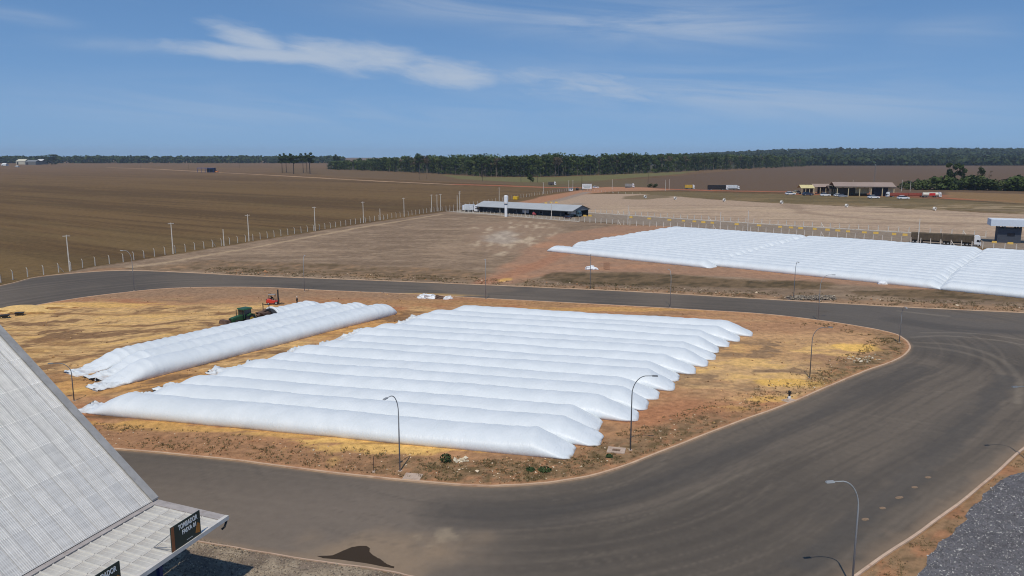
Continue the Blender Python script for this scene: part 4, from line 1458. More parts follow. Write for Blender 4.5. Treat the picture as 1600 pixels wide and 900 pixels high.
def fence(line_px, n, h, label, bent=True, beam=0.0, brace_every=14, group='concrete post fences', thick=1.0):
    pts = [G(x, y) for x, y in line_px]
    acc = [0]
    for a, b in zip(pts, pts[1:]): acc.append(acc[-1] + (b - a).length)
    t = empty('post_fence', (pts[0].x, pts[0].y, 0), 0, label, 'fence', group)
    me = post_mesh(h, bent)
    o0 = Vector((pts[0].x, pts[0].y, 0))
    prev = None
    wires = MB()
    bm_ = MB()
    rr = random.Random(len(label))
    for i in range(n):
        s = acc[-1] * i / (n - 1)
        k = max(j for j in range(len(acc)) if acc[j] <= s + 1e-6); k = min(k, len(pts) - 2)
        p = pts[k].lerp(pts[k + 1], (s - acc[k]) / (acc[k + 1] - acc[k]))
        d = (pts[k + 1] - pts[k]).normalized()
        o = link('post', me, t)
        o.location = p - o0
        o.rotation_euler = (rr.uniform(-0.02, 0.02), rr.uniform(-0.02, 0.02), math.atan2(d.y, d.x))
        o.scale = (thick, thick, 1)
        if i % brace_every == brace_every // 2:
            q = p - o0
            MB().tube([(q.x, q.y, h * 0.85), (q.x + d.x * 1.6, q.y + d.y * 1.6, 0.0)], 0.08 * thick, 4).build('brace', CPOST, t)
        if prev is not None:
            a, c = prev - o0, p - o0
            for z in (0.15, h * 0.35, h * 0.6, h * 0.85, h + (0.4 if bent else -0.05)):
                wires.tube([(a.x, a.y, z), (c.x, c.y, z)], 0.012, 3, caps=False)
            if beam:
                nn = Vector((-d.y, d.x, 0)) * 0.12
                bm_.hexa([tuple(a - nn), tuple(c - nn), tuple(c + nn), tuple(a + nn)], [tuple(a - nn + Vector((0, 0, beam))), tuple(c - nn + Vector((0, 0, beam))), tuple(c + nn + Vector((0, 0, beam))), tuple(a + nn + Vector((0, 0, beam)))])
        prev = p
    wires.build('wires', MESHM, t)
    if beam:
        bm_.build('footing_beam', CPOST, t)
    return t


fence([(-60, 456), (12, 439), (29, 435.2), (64, 430), (95, 425.2), (140, 416.4), (194, 409.3), (230, 402.7), (265, 397), (297, 392), (346, 384), (381, 378.3), (435, 369.3), (492, 360.5),
       (552, 350.5), (612, 341), (675, 331.3), (697, 328.6)], 66, 2.3, 'long concrete post fence dividing the brown field from the yard')
fence([(697, 328.6), (720, 324), (780, 314.5), (840, 305), (885, 298.5)], 40, 2.3, 'concrete post fence running behind the long building to the gate')
fence([(697, 330), (740, 333), (800, 338), (870, 344), (905, 346.5)], 34, 1.7, 'low white post fence in front of the long building', False, 0.25)
fence([(905, 346.5), (980, 352), (1100, 358.5), (1200, 364.5), (1300, 372), (1434, 381.5), (1600, 393.5), (1700, 401)], 62, 2.5, 'concrete post fence on the near side of the truck lane', False, 0.0, thick=1.4)
fence([(905, 331.5), (1000, 338), (1100, 344.5), (1200, 350.8), (1300, 357), (1432, 364.5), (1540, 371)], 52, 2.5, 'white post fence with low footing beam on the far side of the truck lane', False, 0.35, thick=1.7)
fence([(918, 298), (960, 302), (1000, 303.5)], 12, 1.6, 'short white post fence right of the gate', False, 0.0)

# -- yellow lane blocks in front of the far lane fence
YEL = mat('yellow_paint_concrete', S(214, 176, 84), 0.8, var=0.1, dirt=S(150, 126, 84), dscale=1.0, damt=0.5)
blk = MB().box(-1.0, 1.0, -0.35, 0.35, 0, 0.85, 0.05, 0.16).mesh('lane_block')
blk.materials.append(YEL)
YB = [(914, 338), (922, 338), (986, 340.5), (1014.5, 342.5), (1046, 344.5), (1068, 346), (1085, 347), (1099, 348.3), (1113, 349.3), (1151, 351.5), (1186, 353.3),
      (1219, 355.5), (1236, 356.6), (1251, 357.6), (1273, 359), (1293, 360.2), (1309, 361.4), (1325, 362.7), (1350.5, 364.3), (1368.5, 365.3), (1397, 367.2), (1414, 368.3), (1428, 369.2),
      (1553.5, 379.5), (1578.5, 381.5)]
for i, (bx, by) in enumerate(YB):
    P = G(bx, by)
    o = link('lane_block', blk)
    o.location = (P.x, P.y, 0); o.rotation_euler = (0, 0, -0.55 + 0.1 * sin(i * 3)); o.scale = (0.95 + 0.12 * sin(i * 2.1), 1, 0.95 + 0.1 * sin(i))
    if i < 23:
        lab = '%s yellow concrete lane block from the left, along the truck lane' % (ORD[i] if i < 20 else ['twenty-first', 'twenty-second', 'twenty-third'][i - 20])
    else:
        lab = 'yellow lane block %s the guardhouse' % ('left in front of' if i == 23 else 'right in front of')
    tag(o, lab, 'barrier', 'yellow lane blocks')
for i, (bx, by) in enumerate([(853, 318), (861, 317), (869, 317)]):
    P = G(bx, by); o = link('lane_block', blk); o.location = (P.x, P.y, 0)
    tag(o, '%s yellow block of the three behind the long building' % ['left', 'middle', 'right'][i], 'barrier', 'yellow lane blocks')

# ================================================================== BUILDINGS OF THE YARD
# -- long open-sided building with grey roof
A = G(745, 331); Bp = G(893, 339.5)
d = (Bp - A); Lb = d.length
lb = empty('long_building', (A.x, A.y, 0), math.atan2(d.y, d.x), 'long low building with pale grey gable roof and dark walls', 'building')
D_ = 17.0; eh, rh = 3.6, 6.2
RGREY = mat('grey_metal_roof', S(176, 178, 176), 0.5, 0.0, var=0.05, vscale=0.2)
DKW = mat('dark_blue_grey_wall', S(48, 54, 62), 0.8)
b = MB()
b.add([(-1.5, -1.6, eh - 0.2), (Lb + 1.5, -1.6, eh - 0.2), (Lb + 1.5, D_ / 2, rh), (-1.5, D_ / 2, rh)], [(0, 1, 2, 3)])
b.add([(-1.5, D_ / 2, rh), (Lb + 1.5, D_ / 2, rh), (Lb + 1.5, D_ + 1.6, eh - 0.2), (-1.5, D_ + 1.6, eh - 0.2)], [(0, 1, 2, 3)])
b.add([(-1.5, -1.6, eh - 0.35), (Lb + 1.5, -1.6, eh - 0.35), (Lb + 1.5, D_ / 2, rh - 0.15), (-1.5, D_ / 2, rh - 0.15)], [(3, 2, 1, 0)])
b.build('roof', RGREY, lb)
MB().box(-1.5, Lb + 1.5, -1.68, -1.58, eh - 0.42, eh - 0.12).build('eave_fascia', mat('eave_grey', S(120, 124, 126), 0.6), lb)
MB().box(0, Lb - 6, 2.2, 2.4, 0, eh - 0.1).build('front_wall', DKW, lb)
MB().box(0, Lb, D_ - 0.2, D_, 0, eh - 0.1).build('rear_wall', DKW, lb)
MB().box(0, 0.2, 2.4, D_ - 0.2, 0, eh - 0.1).build('end_wall', DKW, lb)
gb = MB().prism([(0, eh - 0.3), (D_, eh - 0.3), (D_ / 2, rh - 0.25)], Lb + 0.9, Lb + 1.0).build('gable', mat('gable_grey', S(112, 118, 122), 0.7), lb)
gb.rotation_euler = (0, 0, pi / 2); gb.location = (0, 0, 0)
gb.data.transform(Matrix(((1, 0, 0, 0), (0, -1, 0, 0), (0, 0, 1, 0), (0, 0, 0, 1))))
for i in range(12):
    x = 0.3 + (Lb - 0.6) * i / 11
    MB().box(x - 0.14, x + 0.14, -1.2, -0.92, 0, eh - 0.35).build('column', DKW if i % 3 else WHT, lb)
for x in (8, 14, 27, 33, 46):
    f_ = MB().box(x - 1.1, x + 1.1, 2.13, 2.19, 0.9, 2.4).build('window', mat('window_frame_grey', S(120, 126, 130), 0.5), lb)
    MB().box(x - 1.0, x + 1.0, 2.10, 2.128, 1.0, 2.3).build('pane', mat('dark_glass', S(30, 38, 48), 0.1), f_)
MB().box(34.5, 39.0, -0.2, 0.0, 1.1, 2.9).build('notice_board', mat('grey_board', S(150, 154, 160), 0.6), lb)
# parked and stored things along its front
t = empty('lane_marker', (0, 0, 0)); bpy.data.objects.remove(t)
R3 = lb.matrix_basis


def onlb(x, y, z=0):
    a = math.atan2(d.y, d.x)
    return Vector((A.x + x * cos(a) - y * sin(a), A.y + x * sin(a) + y * cos(a), z))


# red bench-like machine under the eave
p = onlb(44, -1.8)
t = empty('red_machine', (p.x, p.y, 0), math.atan2(d.y, d.x), 'small red machine parked under the eave of the long building', 'machine')
MB().box(-1.1, 1.1, -0.5, 0.5, 0.5, 1.1, 0.1, 0.08).build('body', mat('dull_red', S(178, 84, 88), 0.5), t)
MB().box(-0.9, 0.2, -0.4, 0.4, 1.1, 1.9, 0.2, 0.1).build('hood', mat('dull_red', S(178, 84, 88), 0.5), t)
for x in (-0.8, 0.8):
    MB().wheel(x, 0.45, 0.35, 0.35, 0.2).build('wheel', mat('black_rubber', S(34, 34, 36)), t)
    MB().wheel(x, -0.45, 0.35, 0.35, 0.2).build('wheel', mat('black_rubber', S(34, 34, 36)), t)

# -- slim white water tower
P = G(790.5, 338.5)
h = height_to(P, 305)
t = empty('water_tower', (P.x, P.y, 0), 0, 'slim white water tower in front of the long building', 'water tower')
WP = mat('white_tank_paint', S(236, 238, 238), 0.45, var=0.03, dirt=S(190, 182, 170), dscale=0.3, damt=0.3)
MB().lathe([(0.78, 0), (0.78, h * 0.55)], 20).build('shaft', WP, t, smooth=False)
MB().lathe([(0.80, h * 0.55), (0.9, h * 0.565), (0.9, h * 0.585), (0.85, h * 0.59)], 20).build('band', mat('blue_band', S(84, 104, 128), 0.5), t)
MB().lathe([(0.85, h * 0.59), (1.15, h * 0.62), (1.15, h * 0.955), (0.9, h * 0.985), (0.2, h)], 20).build('tank', WP, t)
MB().tube([(1.2, 0, h * 0.3), (1.2, 0, h + 0.9)], 0.05, 5).build('ladder_rail', STEEL, t)
MB().tube([(1.2, 0.4, h * 0.3), (1.2, 0.4, h + 0.9)], 0.05, 5).build('ladder_rail', STEEL, t)

# -- yellow container, billboard, gate kiosk
P = G(806, 312)
t = empty('yellow_container', (P.x, P.y, 0), -0.5, 'yellow box container on red earth behind the long building', 'container')
cy_ = mat('bright_yellow', S(226, 186, 40), 0.5)
MB().box(-1.9, 1.9, -1.3, 1.3, 0.2, 2.6).build('body', cy_, t)
for k in range(9):
    MB().box(-1.8 + k * 0.42, -1.65 + k * 0.42, -1.36, -1.3, 0.3, 2.5).build('rib', cy_, t)
MB().box(1.9, 1.95, -1.1, 1.1, 0.35, 2.45).build('door', mat('dark_yellow', S(190, 150, 30), 0.5), t)
P = G(917, 298)
h = height_to(P, 287)
t = empty('billboard', (P.x, P.y, 0), -0.1, 'white billboard on legs at the yard gate', 'billboard')
MB().box(-4.6, 4.6, -0.15, 0.15, h * 0.28, h).build('panel', mat('board_white', S(222, 224, 224), 0.6), t)
MB().box(-4.7, 4.7, -0.2, -0.152, h * 0.97, h + 0.1).build('frame', DARKST, t)
for r_ in range(3):
    MB().box(-3.9 + 0.5 * r_, 3.9 - 0.4 * r_, -0.17, -0.152, h * (0.80 - 0.17 * r_) - 0.28, h * (0.80 - 0.17 * r_) + 0.28).build('print_band', mat('faded_print', S(160, 172, 168), 0.6), t)
for x in (-4.2, -1.4, 1.4, 4.2):
    MB().box(x - 0.15, x + 0.15, -0.15, 0.15, 0, h * 0.28).build('leg', DARKST, t)
P = G(892, 298)
t = empty('gate_kiosk', (P.x, P.y, 0), 0.2, 'small white kiosk between the gate poles', 'kiosk')
MB().box(-1.6, 1.6, -1.2, 1.2, 0, 2.5).build('wall', WP, t)
MB().box(-2.0, 2.0, -1.6, 1.6, 2.5, 2.75).build('roof', RGREY, t)
MB().box(-0.6, 0.6, -1.24, -1.2, 1.0, 2.0).build('window', mat('dark_glass', S(30, 38, 48)), t)
P = G(902, 297.5)
t = empty('black_tank', (P.x, P.y, 0), 0, 'black round tank at the gate', 'tank')
MB().lathe([(1.2, 0), (1.35, 0.3), (1.35, 1.9), (1.0, 2.3), (0.3, 2.5)], 16).build('shell', mat('black_tank', S(30, 30, 32), 0.5), t, smooth=True)
MB().lathe([(0.35, 2.5), (0.35, 2.65), (0.1, 2.7)], 12).build('lid', mat('black_rubber', S(34, 34, 36)), t)

# -- guardhouse with thick white canopy
P = G(1577, 378.5)
gh = empty('guardhouse', (P.x, P.y, 0), -0.42, 'dark grey guardhouse under a thick white flat canopy at the right edge', 'guardhouse')
GDK = mat('charcoal_render', S(66, 72, 82), 0.8, var=0.05)
hb = 5.6
body = MB().box(-4.6, 3.2, -3.0, 3.0, 0, hb).build('wall', GDK, gh)
wf = MB().box(-1.6, 1.2, -3.06, -3.0, 2.5, 3.9).build('window', GDK, gh)
MB().box(-1.45, 1.05, -3.09, -3.062, 2.62, 3.78).build('pane', mat('dark_glass', S(30, 38, 48)), wf)
df = MB().box(3.2, 3.26, -1.4, 0.2, 0, 2.4).build('door', mat('white_door', S(222, 222, 218), 0.5), gh)
MB().box(3.262, 3.30, -0.1, 0.05, 1.0, 1.2).build('handle', DARKST, df)
hk = height_to(P, 352.5)
for x in (-4.3, -2.4, 1.8, 2.9):
    MB().box(x - 0.28, x + 0.28, -2.9, -2.3, hb, hk).build('column', GDK, gh)
    MB().box(x - 0.28, x + 0.28, 2.3, 2.9, hb, hk).build('column', GDK, gh)
hc = height_to(P, 342.5)
MB().box(-7.4, 9.5, -4.8, 4.8, hk, hc).build('canopy', mat('canopy_white', S(206, 214, 222), 0.6, var=0.03), gh)
MB().box(-7.0, 9.1, -4.4, 4.4, hc, hc + 0.05).build('canopy_roof', mat('canopy_top', S(214, 218, 220), 0.7), gh)

# -- service station: big open barn and small sheds
P0, P1 = G(1306, 306), G(1396, 307)
d2 = P1 - P0; Ln = d2.length
bn = empty('service_barn', (P0.x, P0.y, 0), math.atan2(d2.y, d2.x), 'large open barn with brownish gable roof at the service station', 'barn')
BR = mat('brown_metal_roof', S(158, 138, 124), 0.7, var=0.06, vscale=0.1)
he = height_to(P0, 291.0); hr = height_to(P0, 285.0); Db = 24
b = MB()
b.add([(-2, -3, he), (Ln + 1, -3, he), (Ln + 1, Db / 2, hr), (-2, Db / 2, hr)], [(0, 1, 2, 3)])
b.add([(-2, Db / 2, hr), (Ln + 1, Db / 2, hr), (Ln + 1, Db + 3, he), (-2, Db + 3, he)], [(0, 1, 2, 3)])
b.build('roof', BR, bn)
MB().box(-2, Ln + 1, -3.1, -2.9, he - 0.6, he + 0.05).build('eave_beam', mat('dark_beam', S(92, 84, 78), 0.8), bn)
TIMB = mat('cream_column', S(190, 176, 140), 0.8)
for i in range(6):
    x = 0.5 + (Ln - 1.0) * i / 5
    MB().box(x - 0.35, x + 0.35, -2.4, -1.7, 0, he - 0.6).build('column', TIMB, bn)
    MB().box(x - 0.35, x + 0.35, Db - 0.7, Db, 0, he).build('column', TIMB, bn)
MB().box(Ln * 0.36, Ln * 0.60, 6, 6.3, 2.0, he - 1.2).build('cream_panel', mat('cream_wall', S(196, 184, 148), 0.8), bn)
MB().box(Ln * 0.66, Ln * 0.90, 1.0, 8.0, 0, he - 0.8).build('dark_store', mat('navy_store', S(36, 40, 56), 0.7), bn)
MB().box(Ln * 0.90 + 0.02, Ln * 0.985, 0.6, 6.0, 0, he - 0.9).build('store_wall', mat('cream_wall', S(196, 184, 148)), bn)
MB().box(0, Ln * 0.64, Db - 1.2, Db - 0.9, 0, he * 0.75).build('rear_wall', mat('barn_rear', S(120, 108, 92), 0.9), bn)

def small_shed(px0, px1, yb, yt, ye, label, wallc, roofc, depth=10):
    a, b_ = G(px0, yb), G(px1, yb)
    dd = b_ - a
    t = empty('station_shed', (a.x, a.y, 0), math.atan2(dd.y, dd.x), label, 'shed', 'small sheds of the service station')
    L = dd.length; e_, r_ = height_to(a, ye), height_to(a, yt)
    MB().add([(-1, -1.5, e_), (L + 1, -1.5, e_), (L + 1, depth / 2, r_), (-1, depth / 2, r_)], [(0, 1, 2, 3)]).add(
        [(-1, depth / 2, r_), (L + 1, depth / 2, r_), (L + 1, depth + 1.5, e_), (-1, depth + 1.5, e_)], [(0, 1, 2, 3)]).build('roof', roofc, t)
    MB().box(L * 0.45, L - 0.1, 0.4, depth, 0, e_ - 0.1).build('wall', wallc, t)
    for i in range(4):
        x = L * i / 3
        MB().box(x - 0.25, x + 0.25, -1.0, -0.5, 0, e_ - 0.05).build('column', TIMB, t)
    MB().box(L * 0.55, L * 0.7, 0.3, 0.39, 0, e_ * 0.65).build('door', mat('navy_store', S(36, 40, 56)), t)
    return t


small_shed(1272, 1298, 303, 287.5, 292, 'brown roofed shed between the yellow shed and the barn', mat('dark_brown_wall', S(70, 56, 46), 0.9), BR)
small_shed(1252, 1270, 303.5, 289, 294, 'small shed with pale yellow roof at the left of the station', mat('dark_brown_wall', S(70, 56, 46)), mat('pale_yellow_roof', S(206, 192, 138), 0.7), 8)
small_shed(1295, 1304, 304, 290, 295, 'narrow yellow walled shed against the barn', mat('cream_wall', S(196, 184, 148)), mat('dark_shed_roof', S(84, 72, 62), 0.8), 6)

# -- far left farm halls and the blue shed
def hall(px0, px1, yb, yt, ye, label, roofc, wallc, depth, name='farm_hall'):
    a, b_ = G(px0, yb), G(px1, yb)
    dd = b_ - a; L = dd.length
    t = empty(name, (a.x, a.y, 0), math.atan2(dd.y, dd.x), label, 'hall', 'far farm halls')
    e_, r_ = height_to(a, ye), height_to(a, yt)
    MB().box(0, L, 0, depth, 0, e_ - 0.1).build('wall', wallc, t)
    MB().add([(-1, -1, e_), (L + 1, -1, e_), (L - 1, depth / 2, r_), (1, depth / 2, r_)], [(0, 1, 2, 3)]).add(
        [(1, depth / 2, r_), (L - 1, depth / 2, r_), (L + 1, depth + 1, e_), (-1, depth + 1, e_)], [(0, 1, 2, 3)]).build('roof', roofc, t)
    MB().box(L * 0.1, L * 0.28, -0.12, -0.02, 0, e_ * 0.75).build('door', mat('dark_opening', S(40, 40, 42), 0.9), t)
    return t


WR = mat('white_hall_roof', S(226, 226, 220), 0.5); GW = mat('grey_hall_wall', S(108, 108, 104), 0.8)
hall(25, 39, 257, 248.5, 252, 'left cream farm hall below the far tree line', mat('cream_hall_roof', S(206, 200, 176), 0.6), mat('cream_hall_wall', S(190, 184, 164), 0.8), 40)
hall(39.5, 56, 257.5, 250, 252.5, 'long grey farm hall between the two white ones', mat('grey_hall_roof', S(132, 134, 132), 0.6), GW, 40)
hall(56.5, 66, 257, 248.8, 251.2, 'right white roofed farm hall beside the round tree', WR, GW, 40)
hall(2, 9, 259, 255, 257, 'small white hall at the far left edge', WR, mat('white_hall_wall', S(210, 210, 206), 0.7), 16)
hall(24, 28, 261, 258.8, 259.8, 'tiny white hut in front of the farm halls', WR, mat('white_hall_wall', S(210, 210, 206)), 8)
a = G(309, 269.5); b2 = G(335, 269.5); L = (b2 - a).length
bsd = empty('blue_shed', (a.x, a.y, 0), -0.1, 'open blue shed on the far dirt road', 'shed')
e_ = height_to(a, 262.5)
BLD = mat('blue_sheet', S(44, 70, 128), 0.6)
MB().box(-1, L + 1, -2, 12, e_ - 0.5, e_ + 0.3, 0, 2).build('roof', BLD, bsd)
for i in range(5):
    MB().box(L * i / 4 - 0.3, L * i / 4 + 0.3, -1.5, -0.9, 0, e_ - 0.5).build('column', BLD, bsd)
MB().box(L * 0.55, L, 2, 10, 0, e_ - 0.6).build('wall', mat('navy_store', S(36, 40, 56)), bsd)
p = G(339, 269.5)
t = empty('orange_machine', (p.x, p.y, 0), 0, 'orange machine beside the blue shed', 'machine')
MB().box(-3.5, 3.5, -1.5, 1.5, 0.9, 3.2, 0.4, 0.2).build('body', mat('orange_paint', S(196, 116, 56), 0.6), t)
MB().box(-3, -0.5, -1.2, 1.2, 3.2, 4.8, 0.3, 0.2).build('cab', mat('dark_glass', S(30, 38, 48)), t)
for x in (-2.2, 2.2):
    MB().wheel(x, -1.5, 0.9, 0.9, 0.5).build('wheel', mat('black_rubber', S(34, 34, 36)), t)
    MB().wheel(x, 1.5, 0.9, 0.9, 0.5).build('wheel', mat('black_rubber', S(34, 34, 36)), t)

# ================================================================== VEHICLES
BLK = mat('black_rubber', S(34, 34, 36))
RIM = mat('wheel_rim', S(170, 170, 168), 0.4)
GLS = mat('dark_glass', S(30, 38, 48))
CHAS = mat('chassis_black', S(44, 44, 46), 0.7)


def wheel(t, x, y, r, w=0.35):
    o = MB().wheel(0, 0, 0, r, w).build('wheel', BLK, t, smooth=False)
    o.location = (x, y, r)
    MB().wheel(0, 0, 0, r * 0.58, w * 1.06, 12).build('rim', RIM, o)
    return o


def tractor_cab(t, x0, c, w=2.5, h=3.4, L=2.1):
    """long-haul cab, nose towards +x"""
    b = MB().prism([(x0, 0.75), (x0 + L - 0.05, 0.75), (x0 + L, 1.5), (x0 + L - 0.22, 2.5), (x0 + L - 0.55, h - 0.35), (x0 + 0.9, h), (x0, h - 0.05)], -w / 2, w / 2)
    cab = b.build('cab', c, t)
    xx = lambda z: x0 + L - 0.22 * (z - 1.5) - 0.0
    MB().hexa([(x0 + L - 0.02, -w / 2 + 0.15, 1.62), (x0 + L + 0.02, -w / 2 + 0.15, 1.62), (x0 + L + 0.02, w / 2 - 0.15, 1.62), (x0 + L - 0.02, w / 2 - 0.15, 1.62)],
              [(x0 + L - 0.24, -w / 2 + 0.2, 2.52), (x0 + L - 0.19, -w / 2 + 0.2, 2.52), (x0 + L - 0.19, w / 2 - 0.2, 2.52), (x0 + L - 0.24, w / 2 - 0.2, 2.52)]).build('windscreen', GLS, cab)
    for s in (-1, 1):
        y = s * (w / 2 + 0.012)
        MB().box(x0 + L - 1.35, x0 + L - 0.38, min(y, y - s * 0.02), max(y, y - s * 0.02), 1.65, 2.45, 0.08, 0).build('side_window', GLS, cab)
        MB().box(x0 + L - 0.02, x0 + L + 0.03, s * 0.75 - 0.2, s * 0.75 + 0.2, 0.9, 1.15).build('headlight', LENS, cab)
        MB().box(x0 + L - 0.3, x0 + L - 0.12, y - 0.04 + s * 0.14, y + 0.04 + s * 0.14, 1.7, 2.4).build('mirror', CHAS, cab)
    MB().box(x0 + L - 0.1, x0 + L + 0.06, -w / 2, w / 2, 0.4, 0.85).build('bumper', c, cab)
    return cab


def truck(name, P, az, label, cabc, trailers, z=0.0, cab_len=2.1, cabh=3.4):
    """trailers: list of (length, height0, height1, material, kind)"""
    t = empty(name, (P.x, P.y, z), az, label, 'truck', 'trucks')
    x = 0.0
    tractor_cab(t, x, cabc, h=cabh, L=cab_len)
    tx0 = -0.4
    MB().box(-4.2, cab_len - 0.2, -0.45, 0.45, 0.6, 0.95).build('chassis', CHAS, t)
    for s in (-1, 1):
        wheel(t, cab_len - 0.75, s * 1.05, 0.52)
        for wx in (-2.2, -3.5):
            wheel(t, wx, s * 0.98, 0.52, 0.5)
    for (L, h0, h1, m, kind) in trailers:
        if kind == 'tank':
            n = 18
            vs = []
            for xx, k in ((tx0, 0.85), (tx0 - 0.2, 1), (tx0 - L + 0.2, 1), (tx0 - L, 0.85)):
                vs += [(xx, 1.22 * k * cos(2 * pi * q / n), (h0 + h1) / 2 + (h1 - h0) / 2 * k * sin(2 * pi * q / n)) for q in range(n)]
            fs = [(i * n + q, i * n + (q + 1) % n, (i + 1) * n + (q + 1) % n, (i + 1) * n + q) for i in range(3) for q in range(n)]
            fs += [tuple(range(n)), tuple(range(4 * n - 1, 3 * n - 1, -1))]
            o = MB().add(vs, fs).build('tank', m, t, smooth=False)
            MB().box(tx0 - L * 0.62, tx0 - L * 0.22, -1.26, -1.235, h0 + 0.5, h1 - 0.4).build('red_band', mat('tank_red', S(200, 40, 36), 0.4), o)
        elif kind == 'flat':
            o = MB().box(tx0 - L, tx0, -1.28, 1.28, h0, h1).build('flat_bed', m, t)
            for q in range(5):
                xx = tx0 - 0.6 - (L - 1.2) * q / 4
                MB().box(xx - 0.1, xx + 0.1, -1.33, -1.28, h0 - 0.1, h1 + 0.02).build('bed_rib', CHAS, o)
        else:
            o = MB().box(tx0 - L, tx0, -1.28, 1.28, h0, h1, 0.05, 0.04).build('trailer_body', m, t)
            nr = max(3, int(L / 1.0))
            for q in range(nr):
                xx = tx0 - 0.3 - (L - 0.6) * q / (nr - 1)
                MB().box(xx - 0.05, xx + 0.05, -1.345, -1.283, h0 + 0.05, h1 - 0.15).build('body_rib', m, o)
            if kind == 'tarp':
                tp = MB().prism([(-1.3, h1 - 0.25), (1.3, h1 - 0.25), (1.1, h1 + 0.12), (0, h1 + 0.30), (-1.1, h1 + 0.12)], tx0 - L - 0.03, tx0 + 0.03).build('tarpaulin', mat('brown_tarp', S(92, 80, 62), 0.9, var=0.25, vscale=0.7), o)
                tp.data.transform(Matrix.Rotation(pi / 2, 4, 'Z')); tp.data.transform(Matrix.Scale(-1, 4, (1, 0, 0)))
        MB().box(tx0 - L + 0.2, tx0 - 0.5, -0.5, 0.5, 0.75, h0 - 0.02).build('trailer_frame', CHAS, t)
        for s in (-1, 1):
            for wx in (tx0 - L + 0.9, tx0 - L + 2.15, tx0 - L + 3.4):
                wheel(t, wx, s * 0.98, 0.52, 0.5)
        tx0 -= L + 0.35
    return t


TW = mat('white_truck_paint', S(232, 232, 230), 0.35, var=0.03)
# big grain truck in the lane
P = G(1522, 384.5); Q_ = G(1436, 379.5)
az = math.atan2(P.y - Q_.y, P.x - Q_.x)
truck('grain_truck', P, az, 'long brown double-trailer grain truck with white cab beside the far bags', TW,
      [(10.2, 1.35, 3.9, mat('brown_trailer', S(88, 76, 60), 0.8, var=0.2, vscale=0.5), 'tarp'), (10.2, 1.35, 3.9, mat('brown_trailer', S(88, 76, 60)), 'tarp')], cabh=4.1)
# trucks on the red road
P = G(1134, 297)
truck('black_truck', P, 0.0, 'black box trailer truck with white cab on the red road', TW, [(17.5, 1.3, 4.9, mat('black_trailer', S(32, 32, 34), 0.6), 'box')], cabh=4.6)
P = G(1152, 296.3)
truck('white_truck', P, 0.0, 'white box trailer truck passing behind the black one', TW, [(11.0, 1.3, 4.6, mat('white_trailer', S(206, 210, 212), 0.5), 'box')], cabh=3.8)
P = G(1082, 295.5)
truck('yellow_truck', P, 0.0, 'yellow truck with white cab on the red road', TW, [(7.5, 1.2, 4.3, mat('yellow_truck_body', S(196, 160, 60), 0.6), 'box')], cabh=4.4)
P = G(988, 293.3)
truck('grey_truck', P, 0.0, 'grey bodied truck with white cab right of the billboard', TW, [(7.5, 1.2, 4.1, mat('grey_truck_body', S(140, 140, 136), 0.6), 'box')], cabh=4.5)
P = G(866, 289.5)
truck('dark_truck', P, 0.0, 'dark truck with white cab left of the gate on the red road', TW, [(6.5, 1.2, 3.6, mat('dark_truck_body', S(84, 76, 74), 0.7), 'box')], cabh=4.2)
P = G(1388.5, 308)
truck('red_flatbed_truck', P, pi, 'long red flatbed truck with white cab in front of the bushes', TW, [(15, 1.3, 3.4, mat('red_oxide', S(150, 74, 56), 0.7), 'flat'), (14, 1.3, 3.4, mat('red_oxide', S(150, 74, 56)), 'flat')], cabh=4.2)
P = G(1466, 308.5)
truck('tanker_truck', P, 0.0, 'white and red tanker truck at the right of the flatbed', TW, [(12.5, 1.1, 4.0, mat('tank_cream', S(220, 214, 196), 0.4), 'tank')], cabh=4.3)
# trucks and tanks by the long building
P = G(742, 331)
truck('parked_white_truck', P, -0.35, 'white truck parked at the left end of the long building', TW, [(6.0, 1.2, 4.4, mat('white_trailer', S(206, 210, 212)), 'box')], cabh=4.0)
P = G(729, 329)
t = empty('white_tank', (P.x, P.y, 0), 0.3, 'white boxy tank beside the parked white truck', 'tank')
MB().box(-2.6, 2.6, -1.6, 1.6, 0.4, 3.4, 0.15, 0.15).build('shell', WP, t)
MB().box(-2.6, 2.6, -1.5, 1.5, 0, 0.4).build('skid', CHAS, t)
MB().lathe([(0.4, 3.4), (0.4, 3.7), (0.15, 3.8)], 12).build('hatch', DARKST, t)
P = G(902, 338.6)
truck('teal_truck', P, -0.6, 'dark teal truck parked at the right gable of the long building', mat('teal_cab', S(70, 96, 108), 0.5), [(5.0, 1.3, 4.2, mat('white_trailer', S(206, 210, 212)), 'box')], cabh=3.4)


def car(P, az, label, c, z=0.0, s=1.0):
    t = empty('parked_car', (P.x, P.y, z), az, label, 'car', 'cars at the service station')
    t.scale = (s, s, s)
    w = 0.88
    b = MB().prism([(-2.2, 0.32), (2.2, 0.32), (2.25, 0.62), (2.1, 0.82), (1.0, 0.92), (-2.1, 0.96), (-2.25, 0.7)], -w, w)
    b.build('body', c, t)
    cb = MB().hexa([(-1.95, -0.84, 0.93), (1.05, -0.84, 0.93), (1.05, 0.84, 0.93), (-1.95, 0.84, 0.93)],
                   [(-1.45, -0.68, 1.46), (0.25, -0.68, 1.46), (0.25, 0.68, 1.46), (-1.45, 0.68, 1.46)]).build('cabin', GLS, t)
    MB().box(-1.45, 0.25, -0.69, 0.69, 1.462, 1.50, 0.05, 0.05).build('roof', c, cb)
    for x in (-1.35, 1.35):
        wheel(t, x, -0.8, 0.33, 0.2); wheel(t, x, 0.8, 0.33, 0.2)
    for s_ in (-1, 1):
        MB().box(2.20, 2.26, s_ * 0.6 - 0.16, s_ * 0.6 + 0.16, 0.62, 0.76).build('headlight', LENS, t)
    return t


